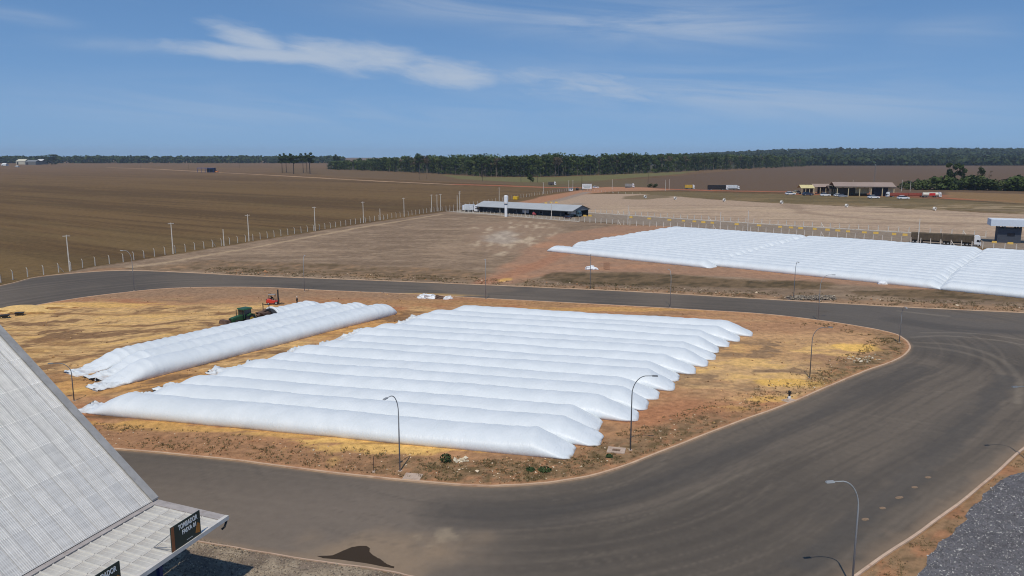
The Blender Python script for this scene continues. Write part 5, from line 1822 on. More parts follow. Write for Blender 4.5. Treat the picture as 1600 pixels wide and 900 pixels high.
WC = mat('white_car_paint', S(238, 238, 238), 0.3, var=0.02)
car(G(1235, 304.5), 0.0, 'white car at the left end of the station forecourt', WC, s=1.9)
car(G(1289.5, 306.5), 0.0, 'white car in front of the brown roofed shed', WC, s=1.8)
car(G(1310, 307), 0.0, 'white car half hidden under the left barn corner', WC, s=1.6)
car(G(1316.5, 308), 0.0, 'silver dark-windowed car in front of the barn columns', mat('silver_car', S(150, 154, 160), 0.35), s=1.6)
car(G(1365, 310.3), 0.0, 'white car in front of the dark barn store', WC, s=1.9)
car(G(1411, 311.3), 0.0, 'white car in front of the red flatbed', WC, s=1.9)
car(G(1262, 305.5), 0.0, 'dark blue car between the two small sheds', mat('navy_car', S(50, 56, 78), 0.4), s=2.0)
car(G(931, 293.8), 0.0, 'white car right of the billboard on the red road', WC, s=1.5)
car(G(1246, 302.5), 0.0, 'cream van-like car in front of the pale yellow shed', mat('cream_car', S(214, 206, 170), 0.4), s=1.9)
car(G(887, 341.3), -0.6, 'dark car parked in front of the long building gable', mat('dark_red_car', S(70, 44, 44), 0.4), s=1.0)

# ---- concrete rings lying along the yard
RINGM = mat('concrete_ring', S(214, 210, 200), 0.8)
def pipe_ring(P, lab, r=1.15):
    n = 18; vs = []; fs = []
    for rr_, yy in ((r, -0.6), (r, 0.6), (r * 0.72, 0.6), (r * 0.72, -0.6)):
        vs += [(rr_ * cos(2 * pi * k / n), yy, r + rr_ * sin(2 * pi * k / n)) for k in range(n)]
    for i in range(4):
        for k in range(n):
            fs.append((i * n + k, i * n + (k + 1) % n, ((i + 1) % 4) * n + (k + 1) % n, ((i + 1) % 4) * n + k))
    o = MB().add(vs, fs).build('concrete_ring', RINGM)
    o.location = (P.x, P.y, 0); o.rotation_euler = (0, 0, 0.6)
    tag(o, lab, 'pipe ring', 'concrete rings at the yard edge')
for bx, by, lab in ((1221, 318.5, 'concrete ring at the yard edge left of the station'), (1322.5, 324, 'concrete ring below the service barn'), (1460, 329, 'concrete ring at the yard edge below the tanker'),
                    (1131.5, 315, 'concrete ring at the yard edge right of the black truck'), (1055, 312, 'concrete ring near the gravel heap'), (1008, 309.5, 'pale ring beside the dark heap')):
    pipe_ring(G(bx, by), lab)

# ================================================================== MACHINES BY THE LEFT BAGS
GREEN = mat('tractor_green', S(46, 84, 50), 0.45, var=0.06)
YRIM = mat('tractor_rim', S(190, 160, 50), 0.5)
RUST = mat('rusty_brown', S(96, 74, 60), 0.8, var=0.25, vscale=2)


def big_wheel(t, x, y, r, w):
    o = MB().wheel(0, 0, 0, r, w, 20).build('wheel', BLK, t)
    o.location = (x, y, r)
    MB().wheel(0, 0, 0, r * 0.6, w * 1.05, 14).build('rim', YRIM, o)
    lug = MB()
    for k in range(14):
        a = 2 * pi * k / 14
        lug.box(-0.07, 0.07, -w / 2, w / 2, r - 0.03, r + 0.05)
        vs = lug.v[-8:]
        lug.v[-8:] = [(x_ * cos(a) - z_ * sin(a), y_, x_ * sin(a) + z_ * cos(a)) for x_, y_, z_ in vs]
    lug.build('tread', BLK, o)


axT = -dB
tp = BAG4A + axT * 6.6 + nB * 1.4
t = empty('tractor', (tp.x, tp.y, IZ), math.atan2(axT.y, axT.x), 'green tractor with cab at the head of the bag being filled', 'tractor')
t.scale = (1.1, 1.15, 1.18)
hood = MB().prism([(0.15, 0.95), (2.55, 0.9), (2.65, 1.2), (2.5, 1.62), (0.15, 1.85)], -0.42, 0.42).build('hood', GREEN, t, bevel=0.05)
MB().box(2.62, 2.70, -0.32, 0.32, 0.95, 1.5).build('grille', BLK, hood)
MB().tube([(0.9, -0.46, 1.6), (0.9, -0.46, 2.75)], 0.06, 8).build('exhaust', CHAS, t)
MB().box(-1.6, 2.4, -0.3, 0.3, 0.55, 1.0).build('chassis', CHAS, t)
cb = MB().box(-1.35, 0.25, -0.78, 0.78, 1.25, 2.70, 0.08, 0.06).build('cab_glass', GLS, t)
for x in (-1.33, 0.2):
    for y in (-0.76, 0.76):
        MB().tube([(x, y, 1.2), (x * 0.93, y * 0.94, 2.72)], 0.06, 6).build('pillar', GREEN, cb)
MB().box(-1.55, 0.45, -0.92, 0.92, 2.70, 2.90, 0.1, 0.1).build('cab_roof', GREEN, t)
for s in (-1, 1):
    big_wheel(t, -1.0, s * 0.98, 0.92, 0.5)
    big_wheel(t, 1.75, s * 0.85, 0.62, 0.36)
    MB().prism([(-1.95, 1.1), (-1.7, 1.75), (-1.0, 2.0), (-0.2, 1.75), (-0.25, 1.6), (-1.0, 1.88), (-1.6, 1.62), (-1.85, 1.1)], s * 0.98 - 0.28, s * 0.98 + 0.28).build('fender', GREEN, t)
MB().box(2.75, 3.2, -0.5, 0.5, 0.55, 1.0).build('front_weight', CHAS, t)
MB().box(3.2, 4.3, -1.0, 1.0, 0.9, 1.5, 0.2, 0.1).build('front_bucket', RUST, t)
# bagging machine
bp = BAG4A + axT * 1.4 + nB * 0.5
t = empty('bagging_machine', (bp.x, bp.y, IZ), math.atan2(axT.y, axT.x), 'dark bagging machine with round tunnel between tractor and open bag', 'machine')
n = 22
arch = []
b = MB()
vs = []
for x in (-1.9, -0.2):
    for r_ in (2.25, 2.05):
        vs += [(x, r_ * 1.05 * cos(pi * k / n), 0.15 + r_ * 1.0 * sin(pi * k / n)) for k in range(n + 1)]
m_ = n + 1
fs = []
for k in range(n):
    fs += [(k, k + 1, 2 * m_ + k + 1, 2 * m_ + k), (m_ + k, 3 * m_ + k, 3 * m_ + k + 1, m_ + k + 1), (k, m_ + k, m_ + k + 1, k + 1), (2 * m_ + k, 2 * m_ + k + 1, 3 * m_ + k + 1, 3 * m_ + k)]
b.add(vs, fs).build('tunnel', CHAS, t)
MB().tube([(-1.4, 2.42 * cos(pi * k / n), 0.15 + 2.34 * sin(pi * k / n)) for k in range(n + 1)], 0.30, 8).build('folded_bag', BAGM, t, smooth=True)
MB().add([(-0.25, 2.1 * cos(pi * k / n), 0.15 + 2.05 * sin(pi * k / n)) for k in range(n + 1)], [tuple(range(n + 1))]).build('back_plate', CHAS, t)
MB().prism([(0.0, 0.9), (1.2, 0.9), (1.9, 2.0), (-0.1, 2.0)], -1.1, 1.1).build('hopper', RUST, t)
MB().box(-0.2, 4.2, -0.5, 0.5, 0.5, 0.75).build('frame', CHAS, t)
MB().tube([(0.1, 0.9, 0.6), (0.1, 0.9, 3.6)], 0.09, 6).build('mast_post', CHAS, t)
MB().tube([(0.1, -0.9, 0.6), (0.1, -0.9, 3.6)], 0.09, 6).build('mast_post', CHAS, t)
MB().box(0.02, 0.18, -1.0, 1.0, 3.35, 3.5).build('mast_beam', CHAS, t)
MB().tube([(2.4, 0, 1.4), (0.2, 0, 2.4)], 0.28, 10).build('auger', RUST, t)
for s in (-1, 1):
    wheel(t, 1.2, s * 1.35, 0.5, 0.35)


# -- people (one continuous skinned figure each)
def figure(name, joints, edges, rad, mtl, parent=None):
    me = bpy.data.meshes.new(name)
    me.from_pydata(joints, edges, [])
    o = bpy.data.objects.new(name, me); COL.objects.link(o)
    sk = o.modifiers.new('skin', 'SKIN'); sk.use_smooth_shade = True
    for i, r_ in enumerate(rad):
        me.skin_vertices[0].data[i].radius = (r_, r_)
    me.skin_vertices[0].data[0].use_root = True
    o.modifiers.new('sub', 'SUBSURF').levels = 1
    bpy.context.view_layer.update()
    m2 = bpy.data.meshes.new_from_object(o.evaluated_get(bpy.context.evaluated_depsgraph_get()))
    bpy.data.objects.remove(o)
    m2.materials.clear(); m2.materials.append(mtl)
    return link(name, m2, parent)


CLOTH = mat('dark_work_clothes', S(40, 42, 48), 0.9, var=0.2)
SKIN = mat('skin', S(150, 104, 80), 0.6)
HELM = mat('white_helmet', S(236, 236, 232), 0.4)
E = [(0, 1), (1, 2), (2, 3), (0, 4), (4, 5), (5, 6), (6, 7), (0, 8), (8, 9), (9, 10), (10, 11), (2, 12), (12, 13), (13, 14), (2, 15), (15, 16), (16, 17)]
RADS = [0.15, 0.155, 0.15, 0.075, 0.10, 0.085, 0.062, 0.055, 0.10, 0.085, 0.062, 0.055, 0.075, 0.058, 0.045, 0.075, 0.058, 0.045]


def add_head(t, p, helmet=True):
    hd = MB()
    prof = [(0.03, -0.13), (0.075, -0.09), (0.088, 0.0), (0.084, 0.06), (0.06, 0.105), (0.02, 0.125)]
    o = hd.lathe(prof, 12).build('head', SKIN, t, smooth=True)
    o.location = p
    MB().hexa([(0.07, -0.015, -0.02), (0.11, -0.01, -0.03), (0.11, 0.01, -0.03), (0.07, 0.015, -0.02)], [(0.075, -0.01, 0.03), (0.085, -0.006, 0.03), (0.085, 0.006, 0.03), (0.075, 0.01, 0.03)]).build('nose', SKIN, o)
    if helmet:
        h_ = MB().lathe([(0.135, 0.03), (0.12, 0.045), (0.115, 0.09), (0.085, 0.14), (0.03, 0.165)], 14).build('helmet', HELM, t, smooth=True)
        h_.location = p


P = G(464.5, 477)
t = empty('person', (P.x, P.y, IZ), pi * 0.9, 'person in dark clothes and white helmet standing behind the left bags', 'person')
J = [(0, 0, 0.95), (0, 0, 1.15), (0, 0, 1.40), (0.01, 0, 1.55), (0, 0.10, 0.90), (0.02, 0.11, 0.50), (-0.01, 0.12, 0.09), (0.13, 0.13, 0.05), (0, -0.10, 0.90), (0.03, -0.11, 0.50),
     (0.0, -0.12, 0.09), (0.14, -0.13, 0.05), (0, 0.21, 1.38), (0.0, 0.26, 1.10), (0.12, 0.24, 0.88), (0, -0.21, 1.38), (0.0, -0.26, 1.10), (0.12, -0.24, 0.88)]
figure('body', J, E, RADS, CLOTH, t)
add_head(t, (0.02, 0, 1.70))

# -- forklift
P = G(427, 476.5)
t = empty('forklift', (P.x, P.y, IZ), 0.12, 'red forklift with tall black mast standing behind the left bags', 'forklift')
RED = mat('forklift_red', S(206, 62, 44), 0.45, var=0.05)
MB().prism([(-1.35, 0.35), (1.0, 0.35), (1.0, 0.75), (0.6, 0.95), (-0.2, 1.0), (-0.3, 1.25), (-1.2, 1.3), (-1.4, 1.0)], -0.62, 0.62).build('body', RED, t, bevel=0.05)
MB().box(-1.45, -1.15, -0.6, 0.6, 0.4, 1.25, 0.04, 0.04).build('counterweight', CHAS, t)
for x in (-0.95, 0.65):
    for y in (-0.55, 0.55):
        MB().tube([(x, y, 1.0), (x * (0.9 if x < 0 else 0.7), y * 0.95, 2.25)], 0.045, 6).build('guard_post', CHAS, t)
MB().box(-0.95, 0.55, -0.58, 0.58, 2.24, 2.31).build('guard_roof', mat('guard_grey', S(150, 144, 138), 0.6), t)
MB().box(-0.7, -0.1, -0.3, 0.3, 1.28, 1.42).build('seat', BLK, t)
MB().tube([(0.45, 0, 0.9), (0.25, 0, 1.55)], 0.04, 6).build('steering_column', CHAS, t)
for y in (-0.36, 0.36):
    MB().box(1.05, 1.22, y - 0.09, y + 0.09, 0.1, 3.35).build('mast_rail', CHAS, t)
    MB().box(1.26, 2.4, y - 0.08, y + 0.08, 0.10, 0.16).build('fork', CHAS, t)
for z in (0.5, 1.6, 3.2):
    MB().box(1.07, 1.20, -0.27, 0.27, z, z + 0.14).build('mast_crossbar', CHAS, t)
MB().box(1.23, 1.30, -0.55, 0.55, 0.3, 1.25).build('carriage', CHAS, t)
for s in (-1, 1):
    wheel(t, 0.75, s * 0.55, 0.38, 0.28); wheel(t, -0.95, s * 0.52, 0.30, 0.24)
# driver sitting on the seat
t2 = empty('person', (P.x, P.y, IZ), 0.12, 'driver in dark clothes sitting inside the red forklift', 'person')
J = [(-0.42, 0, 1.52), (-0.43, 0, 1.72), (-0.42, 0, 1.96), (-0.40, 0, 2.05), (-0.30, 0.10, 1.50), (0.05, 0.12, 1.50), (0.12, 0.12, 1.10), (0.24, 0.12, 1.06), (-0.30, -0.10, 1.50), (0.05, -0.12, 1.50),
     (0.12, -0.12, 1.10), (0.24, -0.12, 1.06), (-0.42, 0.20, 1.92), (-0.28, 0.24, 1.68), (0.10, 0.14, 1.60), (-0.42, -0.20, 1.92), (-0.28, -0.24, 1.68), (0.10, -0.14, 1.60)]
figure('body', J, E, [r_ * 0.95 for r_ in RADS], CLOTH, t2)
add_head(t2, (-0.38, 0, 2.12), False)


# ================================================================== LOOSE THINGS
def lump(P, rx, ry, rz_, m, name, label, cat, seed, rough=0.35, z=IZ, group=None, sub=3):
    bm = bmesh.new()
    bmesh.ops.create_icosphere(bm, subdivisions=sub, radius=1.0)
    C = np.array([v.co[:] for v in bm.verts])
    n1_ = fbm(C[:, 0] * 1.7 + 3, C[:, 1] * 1.7 + C[:, 2] * 1.3, seed, 4, 0.6) - 0.5
    for v, q in zip(bm.verts, n1_):
        f_ = 1 + rough * 2 * q
        v.co = Vector((v.co.x * rx * f_, v.co.y * ry * f_, max(-0.05, v.co.z) * rz_ * f_))
    me = bpy.data.meshes.new(name); bm.to_mesh(me); bm.free()
    me.materials.append(m)
    o = link(name, me); o.location = (P.x, P.y, z)
    return tag(o, label, cat, group)


SACK = mat('white_sacking', S(226, 228, 228), 0.6, var=0.06)
lump(G(661, 466), 1.3, 0.8, 0.8, SACK, 'sack_bundle', 'left white bundle of discarded sacking by the far road', 'bundle', 3, 0.8)
lump(G(672, 467), 1.45, 0.85, 0.9, SACK, 'sack_bundle', 'larger middle white bundle of discarded sacking by the far road', 'bundle', 5, 0.8)
lump(G(699, 468), 1.1, 0.7, 0.7, SACK, 'sack_bundle', 'right white bundle of discarded sacking by the far road', 'bundle', 8, 0.8)
lump(G(684, 467.5), 1.3, 0.8, 0.7, RUST, 'scrap_heap', 'small brown scrap heap between the white bundles', 'heap', 9, 0.9)
lump(G(924, 421), 2.0, 1.3, 1.1, SACK, 'sack_bundle', 'white bundle on red soil below the left tip of the far bags', 'bundle', 11, 0.6, 0)
lump(G(1379.5, 443.5), 1.6, 1.0, 0.9, SACK, 'sack_bundle', 'single white bundle lying below the far bags on the right', 'bundle', 13, 0.5, 0)
GRAINM = mat('golden_grain', S(214, 176, 112), 0.9, var=0.12, vscale=2, bump=0.3)
lump(G(36, 488), 6.5, 2.2, 1.3, GRAINM, 'grain_pile', 'golden grain heap beside the far road at the left edge', 'grain pile', 15, 0.4)
lump(G(80, 481), 5.5, 1.0, 0.55, GRAINM, 'grain_pile', 'low tail of spilled grain right of the heap', 'grain pile', 17, 0.5)
for (x_, y_, lab) in ((8, 498, 'dark grain hopper lying left of the golden heap'), (31, 494, 'dark square hopper in front of the golden heap')):
    P = G(x_, y_)
    t = empty('grain_hopper', (P.x, P.y, IZ), 0.3, lab, 'hopper')
    t.scale = (0.8, 0.8, 0.62)
    MB().hexa([(-0.5, -0.4, 0.3), (0.5, -0.4, 0.3), (0.5, 0.4, 0.3), (-0.5, 0.4, 0.3)], [(-1.1, -0.8, 1.1), (1.1, -0.8, 1.1), (1.1, 0.8, 1.1), (-1.1, 0.8, 1.1)]).build('bin', CHAS, t)
    for x in (-0.8, 0.8):
        for y in (-0.6, 0.6):
            MB().box(x - 0.06, x + 0.06, y - 0.06, y + 0.06, 0, 0.75).build('leg', CHAS, t)
# wooden crate and white sack on the red soil
P = G(948, 421)
t = empty('wooden_crate', (P.x, P.y, 0), 0.2, 'wooden slatted crate standing on the red soil beside the white bundle', 'crate')
PINE = mat('old_pine', S(176, 136, 108), 0.8, var=0.15)
for k in range(4):
    MB().box(-0.8, 0.8, -0.62, -0.58, 0.1 + k * 0.5, 0.45 + k * 0.5).build('slat', PINE, t)
    MB().box(-0.8, 0.8, 0.58, 0.62, 0.1 + k * 0.5, 0.45 + k * 0.5).build('slat', PINE, t)
for x in (-0.75, 0.75):
    for y in (-0.54, 0.54):
        MB().box(x - 0.05, x + 0.05, y - 0.039, y + 0.039, 0, 2.1).build('corner_post', PINE, t)

# -- stones: crushed rock as real little stones
def stones(name, P, size, cols, m, seed, label=None, z=0.0, flat=0.7):
    """P: n x 2 positions; irregular octahedra joined into one object"""
    rng = np.random.default_rng(seed)
    n = len(P)
    base = np.array([[1, 0, 0], [0, 1, 0], [-1, 0, 0], [0, -1, 0], [0, 0, 1], [0, 0, -1]], float)
    V = base[None] * rng.uniform(0.6, 1.25, (n, 6, 1)) + rng.normal(0, 0.16, (n, 6, 3))
    a = rng.uniform(0, 2 * pi, n); ca, sa = np.cos(a), np.sin(a)
    V = np.stack([V[..., 0] * ca[:, None] - V[..., 1] * sa[:, None], V[..., 0] * sa[:, None] + V[..., 1] * ca[:, None], V[..., 2] * flat], -1)
    s = rng.lognormal(0, 0.35, n) * size
    V *= s[:, None, None]
    V[..., 0] += P[:, None, 0]; V[..., 1] += P[:, None, 1]; V[..., 2] += (s * 0.35)[:, None] + (P[:, None, 2] if P.shape[1] > 2 else z)
    F = np.array([[0, 1, 4], [1, 2, 4], [2, 3, 4], [3, 0, 4], [1, 0, 5], [2, 1, 5], [3, 2, 5], [0, 3, 5]])
    Q = (F[None] + (np.arange(n) * 6)[:, None, None]).reshape(-1, 3)
    ci = rng.integers(0, len(cols), n)
    C = np.array(cols)[ci] * rng.uniform(0.75, 1.25, (n, 1))
    me = np_mesh(name, V.reshape(-1, 3), Q, np.repeat(C, 6, 0), smooth=False)
    me.materials.append(m)
    o = link(name, me)
    return tag(o, label, None, None, 'stuff')


STM = ground_mat('crushed_stone', 2.0, 0.15, 0.8, bump=0.0)


def scatter(poly, n, seed):
    rng = np.random.default_rng(seed)
    A_ = np.array(poly); lo, hi = A_.min(0), A_.max(0)
    X = rng.uniform(lo[0], hi[0], n * 4); Y = rng.uniform(lo[1], hi[1], n * 4)
    k = inside(X, Y, poly)
    return np.stack([X[k], Y[k]], 1)[:n]


GR_PX = [(1640, 722), (1600, 738), (1578, 743), (1562, 752), (1546, 766), (1536, 772), (1534, 782), (1517, 793), (1508, 806), (1512, 812), (1494, 825), (1488, 836), (1466, 848), (1462, 860), (1449, 869),
         (1448, 884), (1435, 897), (1415, 930), (1720, 960), (1800, 760)]
GRP = PG(GR_PX)
gsheet = grid_in_poly(GRP, 0.3, 0.02)
Vg, Qg = gsheet
dg_, _ = seg_dist(Vg[:, 0], Vg[:, 1], GRP, True)
Vg[:, 2] += 0.22 * sstep(dg_, 0.0, 1.0) * (0.4 + fbm(Vg[:, 0] / 1.2, Vg[:, 1] / 1.2, 91, 4))
Cg = np.zeros((len(Vg), 3)); Cg[:] = S(104, 105, 114)
Cg *= (0.6 + 0.8 * fbm(Vg[:, 0] / 1.0, Vg[:, 1] / 1.0, 92, 3))[:, None]
me = np_mesh('gravel_bed', Vg, Qg, Cg); me.materials.append(STM)
tag(link('gravel_bed', me), kind='structure')
pts_ = scatter(GRP, 22000, 5)
dd_, _ = seg_dist(pts_[:, 0], pts_[:, 1], GRP, True)
zz_ = 0.02 + 0.22 * sstep(dd_, 0.0, 1.0) * (0.4 + fbm(pts_[:, 0] / 1.2, pts_[:, 1] / 1.2, 91, 4))
stones('gravel', np.concatenate([pts_, zz_[:, None]], 1), 0.055, [S(116, 116, 124), S(104, 104, 112), S(126, 126, 134), S(94, 94, 104), S(112, 112, 120), S(120, 120, 128), S(102, 102, 110), S(176, 176, 180)], STM, 6, 'blue-grey crushed stone in the lower right corner')
GL_PX = [(300, 838), (400, 862), (500, 876), (590, 888), (640, 902), (640, 960), (230, 960), (250, 860)]
pl = scatter(PG(GL_PX), 9000, 7)
stones('gravel', pl, 0.05, [S(128, 118, 110), S(104, 98, 94), S(160, 150, 138), S(140, 128, 116)], STM, 8, 'dusty grey gravel beside the shed canopy')
# rubble and clods on the verges, heap of dark rock at the far kerb
def band(poly, lo, hi, n, seed, zsh=IZ, xr=None, yr=None):
    rng = np.random.default_rng(seed)
    out = []
    P_ = np.array(poly)
    while len(out) < n:
        i = rng.integers(0, len(P_) - 1)
        a_, b_ = P_[i], P_[i + 1]
        t_ = rng.uniform()
        p_ = a_ + (b_ - a_) * t_
        tt = (b_ - a_) / (np.linalg.norm(b_ - a_) + 1e-9)
        q = p_ + np.array([-tt[1], tt[0]]) * rng.uniform(min(lo, hi), max(lo, hi))
        if xr and not (xr[0] < q[0] < xr[1]): continue
        if yr and not (yr[0] < q[1] < yr[1]): continue
        out.append((q[0], q[1], zsh))
    return np.array(out)


in_sign = 1 if inside(np.array([band(ISLAND, 1, 1.01, 1, 1)[0, 0]]), np.array([band(ISLAND, 1, 1.01, 1, 1)[0, 1]]), ISLAND)[0] else -1
CL = [S(146, 112, 86), S(120, 96, 76), S(170, 128, 98), S(108, 90, 70), S(206, 190, 170)]
b1 = band(ISLAND, in_sign * 0.4, in_sign * 6.5, 1500, 21, IZ, (-62, 60), (70, 135))
stones('verge_rubble', b1, 0.085, CL, STM, 22, 'scattered clods and rubble on the near verge of the island')
isl = scatter(ISLAND, 2600, 61)
isl = isl[(fbm(isl[:, 0] / 9, isl[:, 1] / 5, 62, 4) > 0.50)]
stones('soil_clods', np.concatenate([isl, np.full((len(isl), 1), IZ)], 1), 0.11, [S(150, 112, 82), S(120, 94, 70), S(198, 160, 112), S(176, 136, 98)], STM, 63, 'clods and grain lumps scattered over the island floor')
b2 = band(NORTH, 0.4, 9, 500, 23, 0.0, (-90, 140))
b2b = band(NORTH, -9, -0.4, 500, 24, 0.0, (-90, 140))
ins_ = inside(b2[:, 0], b2[:, 1], ROAD)
b2 = b2b if ins_.mean() > 0.5 else b2
stones('verge_rubble', b2, 0.16, CL, STM, 25, 'scattered clods on the verge beyond the far road')
b3 = band(SOUTHR, 0.4, 2.5, 300, 26, 0.0)
b3b = band(SOUTHR, -2.5, -0.4, 300, 27, 0.0)
b3 = b3b if inside(b3[:, 0], b3[:, 1], ROAD).mean() > 0.5 else b3
stones('verge_rubble', b3, 0.06, CL[:4], STM, 28, 'clods on the earth strip along the right kerb')
hp = PG([(1228, 464), (1300, 463), (1308, 469), (1240, 469)])
hq = scatter(hp, 500, 29)
stones('rock_heap', np.concatenate([hq, np.random.default_rng(3).uniform(0, 0.5, (len(hq), 1)) * 0.5], 1), 0.2, [S(132, 124, 116), S(112, 106, 102), S(150, 140, 130)], STM, 30, 'low heap of dark broken rock at the far kerb')
rb = np.array([[p_.x, p_.y, IZ] for p_ in [G(722 + random.gauss(0, 6), 722 + random.gauss(0, 1.6)) for _ in range(50)]])
stones('broken_concrete', rb, 0.16, [S(206, 198, 184), S(180, 168, 150)], STM, 31, 'broken pale concrete bits on the verge right of the green shrub')
rb = np.array([[p_.x, p_.y, IZ] for p_ in [G(1345 + random.gauss(0, 12), 563 + random.gauss(0, 3)) for _ in range(60)]])
stones('broken_concrete', rb, 0.15, [S(206, 198, 184), S(180, 168, 150)], STM, 32, 'broken pale concrete bits near the right tip of the island')

# ================================================================== VEGETATION
def leaf_mat(name, col, var=0.35):
    m, g, bs = newmat(name)
    tc = g.new('ShaderNodeTexCoord').outputs['Object']
    oi = g.new('ShaderNodeObjectInfo').outputs['Random']
    gm = g.new('ShaderNodeNewGeometry').outputs['Random Per Island']
    f = g.m('ADD', g.m('MULTIPLY', oi, 0.55), g.m('MULTIPLY', gm, 0.45))
    a = tuple(c * (1 - var) for c in col); b = (col[0] * (1 + var * 1.25), col[1] * (1 + var), col[2] * (1 + var * 0.5))
    c = g.mix(f, a, b)
    g.l.new(c, bs.inputs['Base Color'])
    bs.inputs['Roughness'].default_value = 0.75
    bs.inputs['Specular IOR Level'].default_value = 0.2
    return m


LEAF = leaf_mat('forest_leaves', (0.054, 0.082, 0.020))
LEAFD = leaf_mat('dark_leaves', (0.034, 0.054, 0.015))
LEAFL = leaf_mat('pale_leaves', (0.105, 0.132, 0.044))
LEAFY = leaf_mat('dry_leaves', (0.115, 0.088, 0.058))
BARK = mat('pale_bark', S(120, 108, 96), 0.9, var=0.2)
BARKD = mat('dark_bark', S(72, 60, 52), 0.9, var=0.2)


def leaves_np(lumps, n, size, rng, flat=1.0):
    """quads spread through a set of ellipsoids (cx, cy, cz, rx, ry, rz), denser at the skin"""
    w = np.array([l[3] * l[4] + l[3] * l[5] for l in lumps]); w = w / w.sum()
    k = rng.choice(len(lumps), n, p=w)
    L = np.array(lumps)[k]
    d = rng.normal(0, 1, (n, 3)); d /= np.linalg.norm(d, axis=1)[:, None]
    r = rng.uniform(0.55, 1.08, n) ** 0.6
    c = L[:, :3] + d * L[:, 3:] * r[:, None]
    nrm = d * 0.8 + rng.normal(0, 0.5, (n, 3)) + np.array([0, 0, 0.35])
    nrm /= np.linalg.norm(nrm, axis=1)[:, None]
    up = rng.normal(0, 1, (n, 3))
    u = np.cross(nrm, up); u /= np.linalg.norm(u, axis=1)[:, None]
    v = np.cross(nrm, u)
    s = size * rng.uniform(0.6, 1.4, (n, 1))
    j = lambda: rng.uniform(0.6, 1.2, (n, 1))
    V = np.stack([c - u * s * j() - v * s * 0.3 * j(), c + u * s * 0.2 - v * s * j(), c + u * s * j() + v * s * 0.25 * j(), c - u * s * 0.15 + v * s * j()], 1)
    V[..., 2] = np.maximum(V[..., 2], 0.05)
    return V.reshape(-1, 3), np.arange(4 * n).reshape(n, 4)


def crown_lumps(kind, rng):
    out = []
    if kind == 'forest':
        for _ in range(9):
            a, r = rng.uniform(0, 2 * pi), rng.uniform(0, 5.2)
            out.append((r * cos(a), r * sin(a), rng.uniform(15, 30.5), rng.uniform(2.6, 4.6), rng.uniform(2.6, 4.6), rng.uniform(1.8, 3.6)))
        for _ in range(5):
            a, r = rng.uniform(0, 2 * pi), rng.uniform(2, 5)
            out.append((r * cos(a), r * sin(a), rng.uniform(3, 13), rng.uniform(2.0, 3.4), rng.uniform(2.0, 3.4), rng.uniform(2.0, 4.0)))
    elif kind == 'tall':
        for _ in range(10):
            a, r = rng.uniform(0, 2 * pi), rng.uniform(0, 5.5)
            out.append((r * cos(a), r * sin(a), 26 + rng.uniform(-5, 5.5) - 0.10 * r * r, rng.uniform(2.4, 4.0), rng.uniform(2.4, 4.0), rng.uniform(1.4, 2.6)))
    elif kind == 'umbrella':
        for _ in range(15):
            a, r = rng.uniform(0, 2 * pi), 7.0 * sqrt(rng.uniform())
            out.append((r * cos(a), r * sin(a), 31.5 + rng.uniform(-7.5, 6) - 0.06 * r * r, rng.uniform(2.2, 3.8), rng.uniform(2.2, 3.8), rng.uniform(1.5, 2.8)))
    elif kind == 'bush':
        for _ in range(9):
            a, r = rng.uniform(0, 2 * pi), rng.uniform(0, 4.5)
            out.append((r * cos(a), r * sin(a), rng.uniform(1.5, 8), rng.uniform(1.6, 3.2), rng.uniform(1.6, 3.2), rng.uniform(1.5, 2.6)))
    elif kind == 'open':
        for _ in range(13):
            a, r = rng.uniform(0, 2 * pi), rng.uniform(0, 7.5)
            out.append((r * cos(a), r * sin(a), rng.uniform(10, 25), rng.uniform(2.2, 3.7), rng.uniform(2.2, 3.7), rng.uniform(1.4, 2.6)))
    return out


KH = {'forest': 34.0, 'tall': 34.0, 'umbrella': 40.0, 'bush': 10.5, 'open': 27.5}


def tree_variant(kind, seed, leaf, n, size):
    rng = np.random.default_rng(seed)
    lumps = crown_lumps(kind, rng)
    V, Q = leaves_np(lumps, n, size, rng)
    cm = np_mesh('crown', V, Q, smooth=False); cm.materials.append(leaf)
    b = MB()
    H = KH[kind]
    top = {'forest': 24, 'tall': 25, 'umbrella': 33, 'bush': 5, 'open': 16}[kind]
    r0 = {'forest': 0.55, 'tall': 0.5, 'umbrella': 0.62, 'bush': 0.22, 'open': 0.5}[kind]
    bend = rng.uniform(-0.5, 0.5, 2)
    b.tube([(0, 0, -0.3), (bend[0] * 0.5, bend[1] * 0.5, top * 0.5), (bend[0], bend[1], top)], [r0 * 1.25, r0 * 0.8, r0 * 0.45], 7)
    for l in lumps[:6]:
        z0 = min(top * 0.9, max(top * 0.55, l[2] - 5))
        b.tube([(bend[0] * z0 / top, bend[1] * z0 / top, z0), ((l[0] + bend[0]) * 0.55, (l[1] + bend[1]) * 0.55, (z0 + l[2]) / 2 + 0.4), (l[0], l[1], l[2])], [r0 * 0.42, r0 * 0.28, r0 * 0.12], 5)
    tm = b.mesh('trunk'); tm.materials.append(BARKD if kind in ('umbrella', 'bush') else BARK)
    return tm, cm, V, Q


VAR = {}
for k_, (kind, leaf, n_, sz_) in enumerate([('forest', LEAF, 620, 0.95), ('forest', LEAFD, 620, 0.95), ('forest', LEAF, 600, 1.0), ('forest', LEAFL, 560, 0.95), ('tall', LEAF, 460, 0.9), ('tall', LEAFD, 460, 0.9),
                                            ('tall', LEAFY, 300, 0.8), ('forest', LEAFD, 640, 0.9)]):
    VAR[k_] = (kind,) + tree_variant(kind, 300 + k_, leaf, n_, sz_)


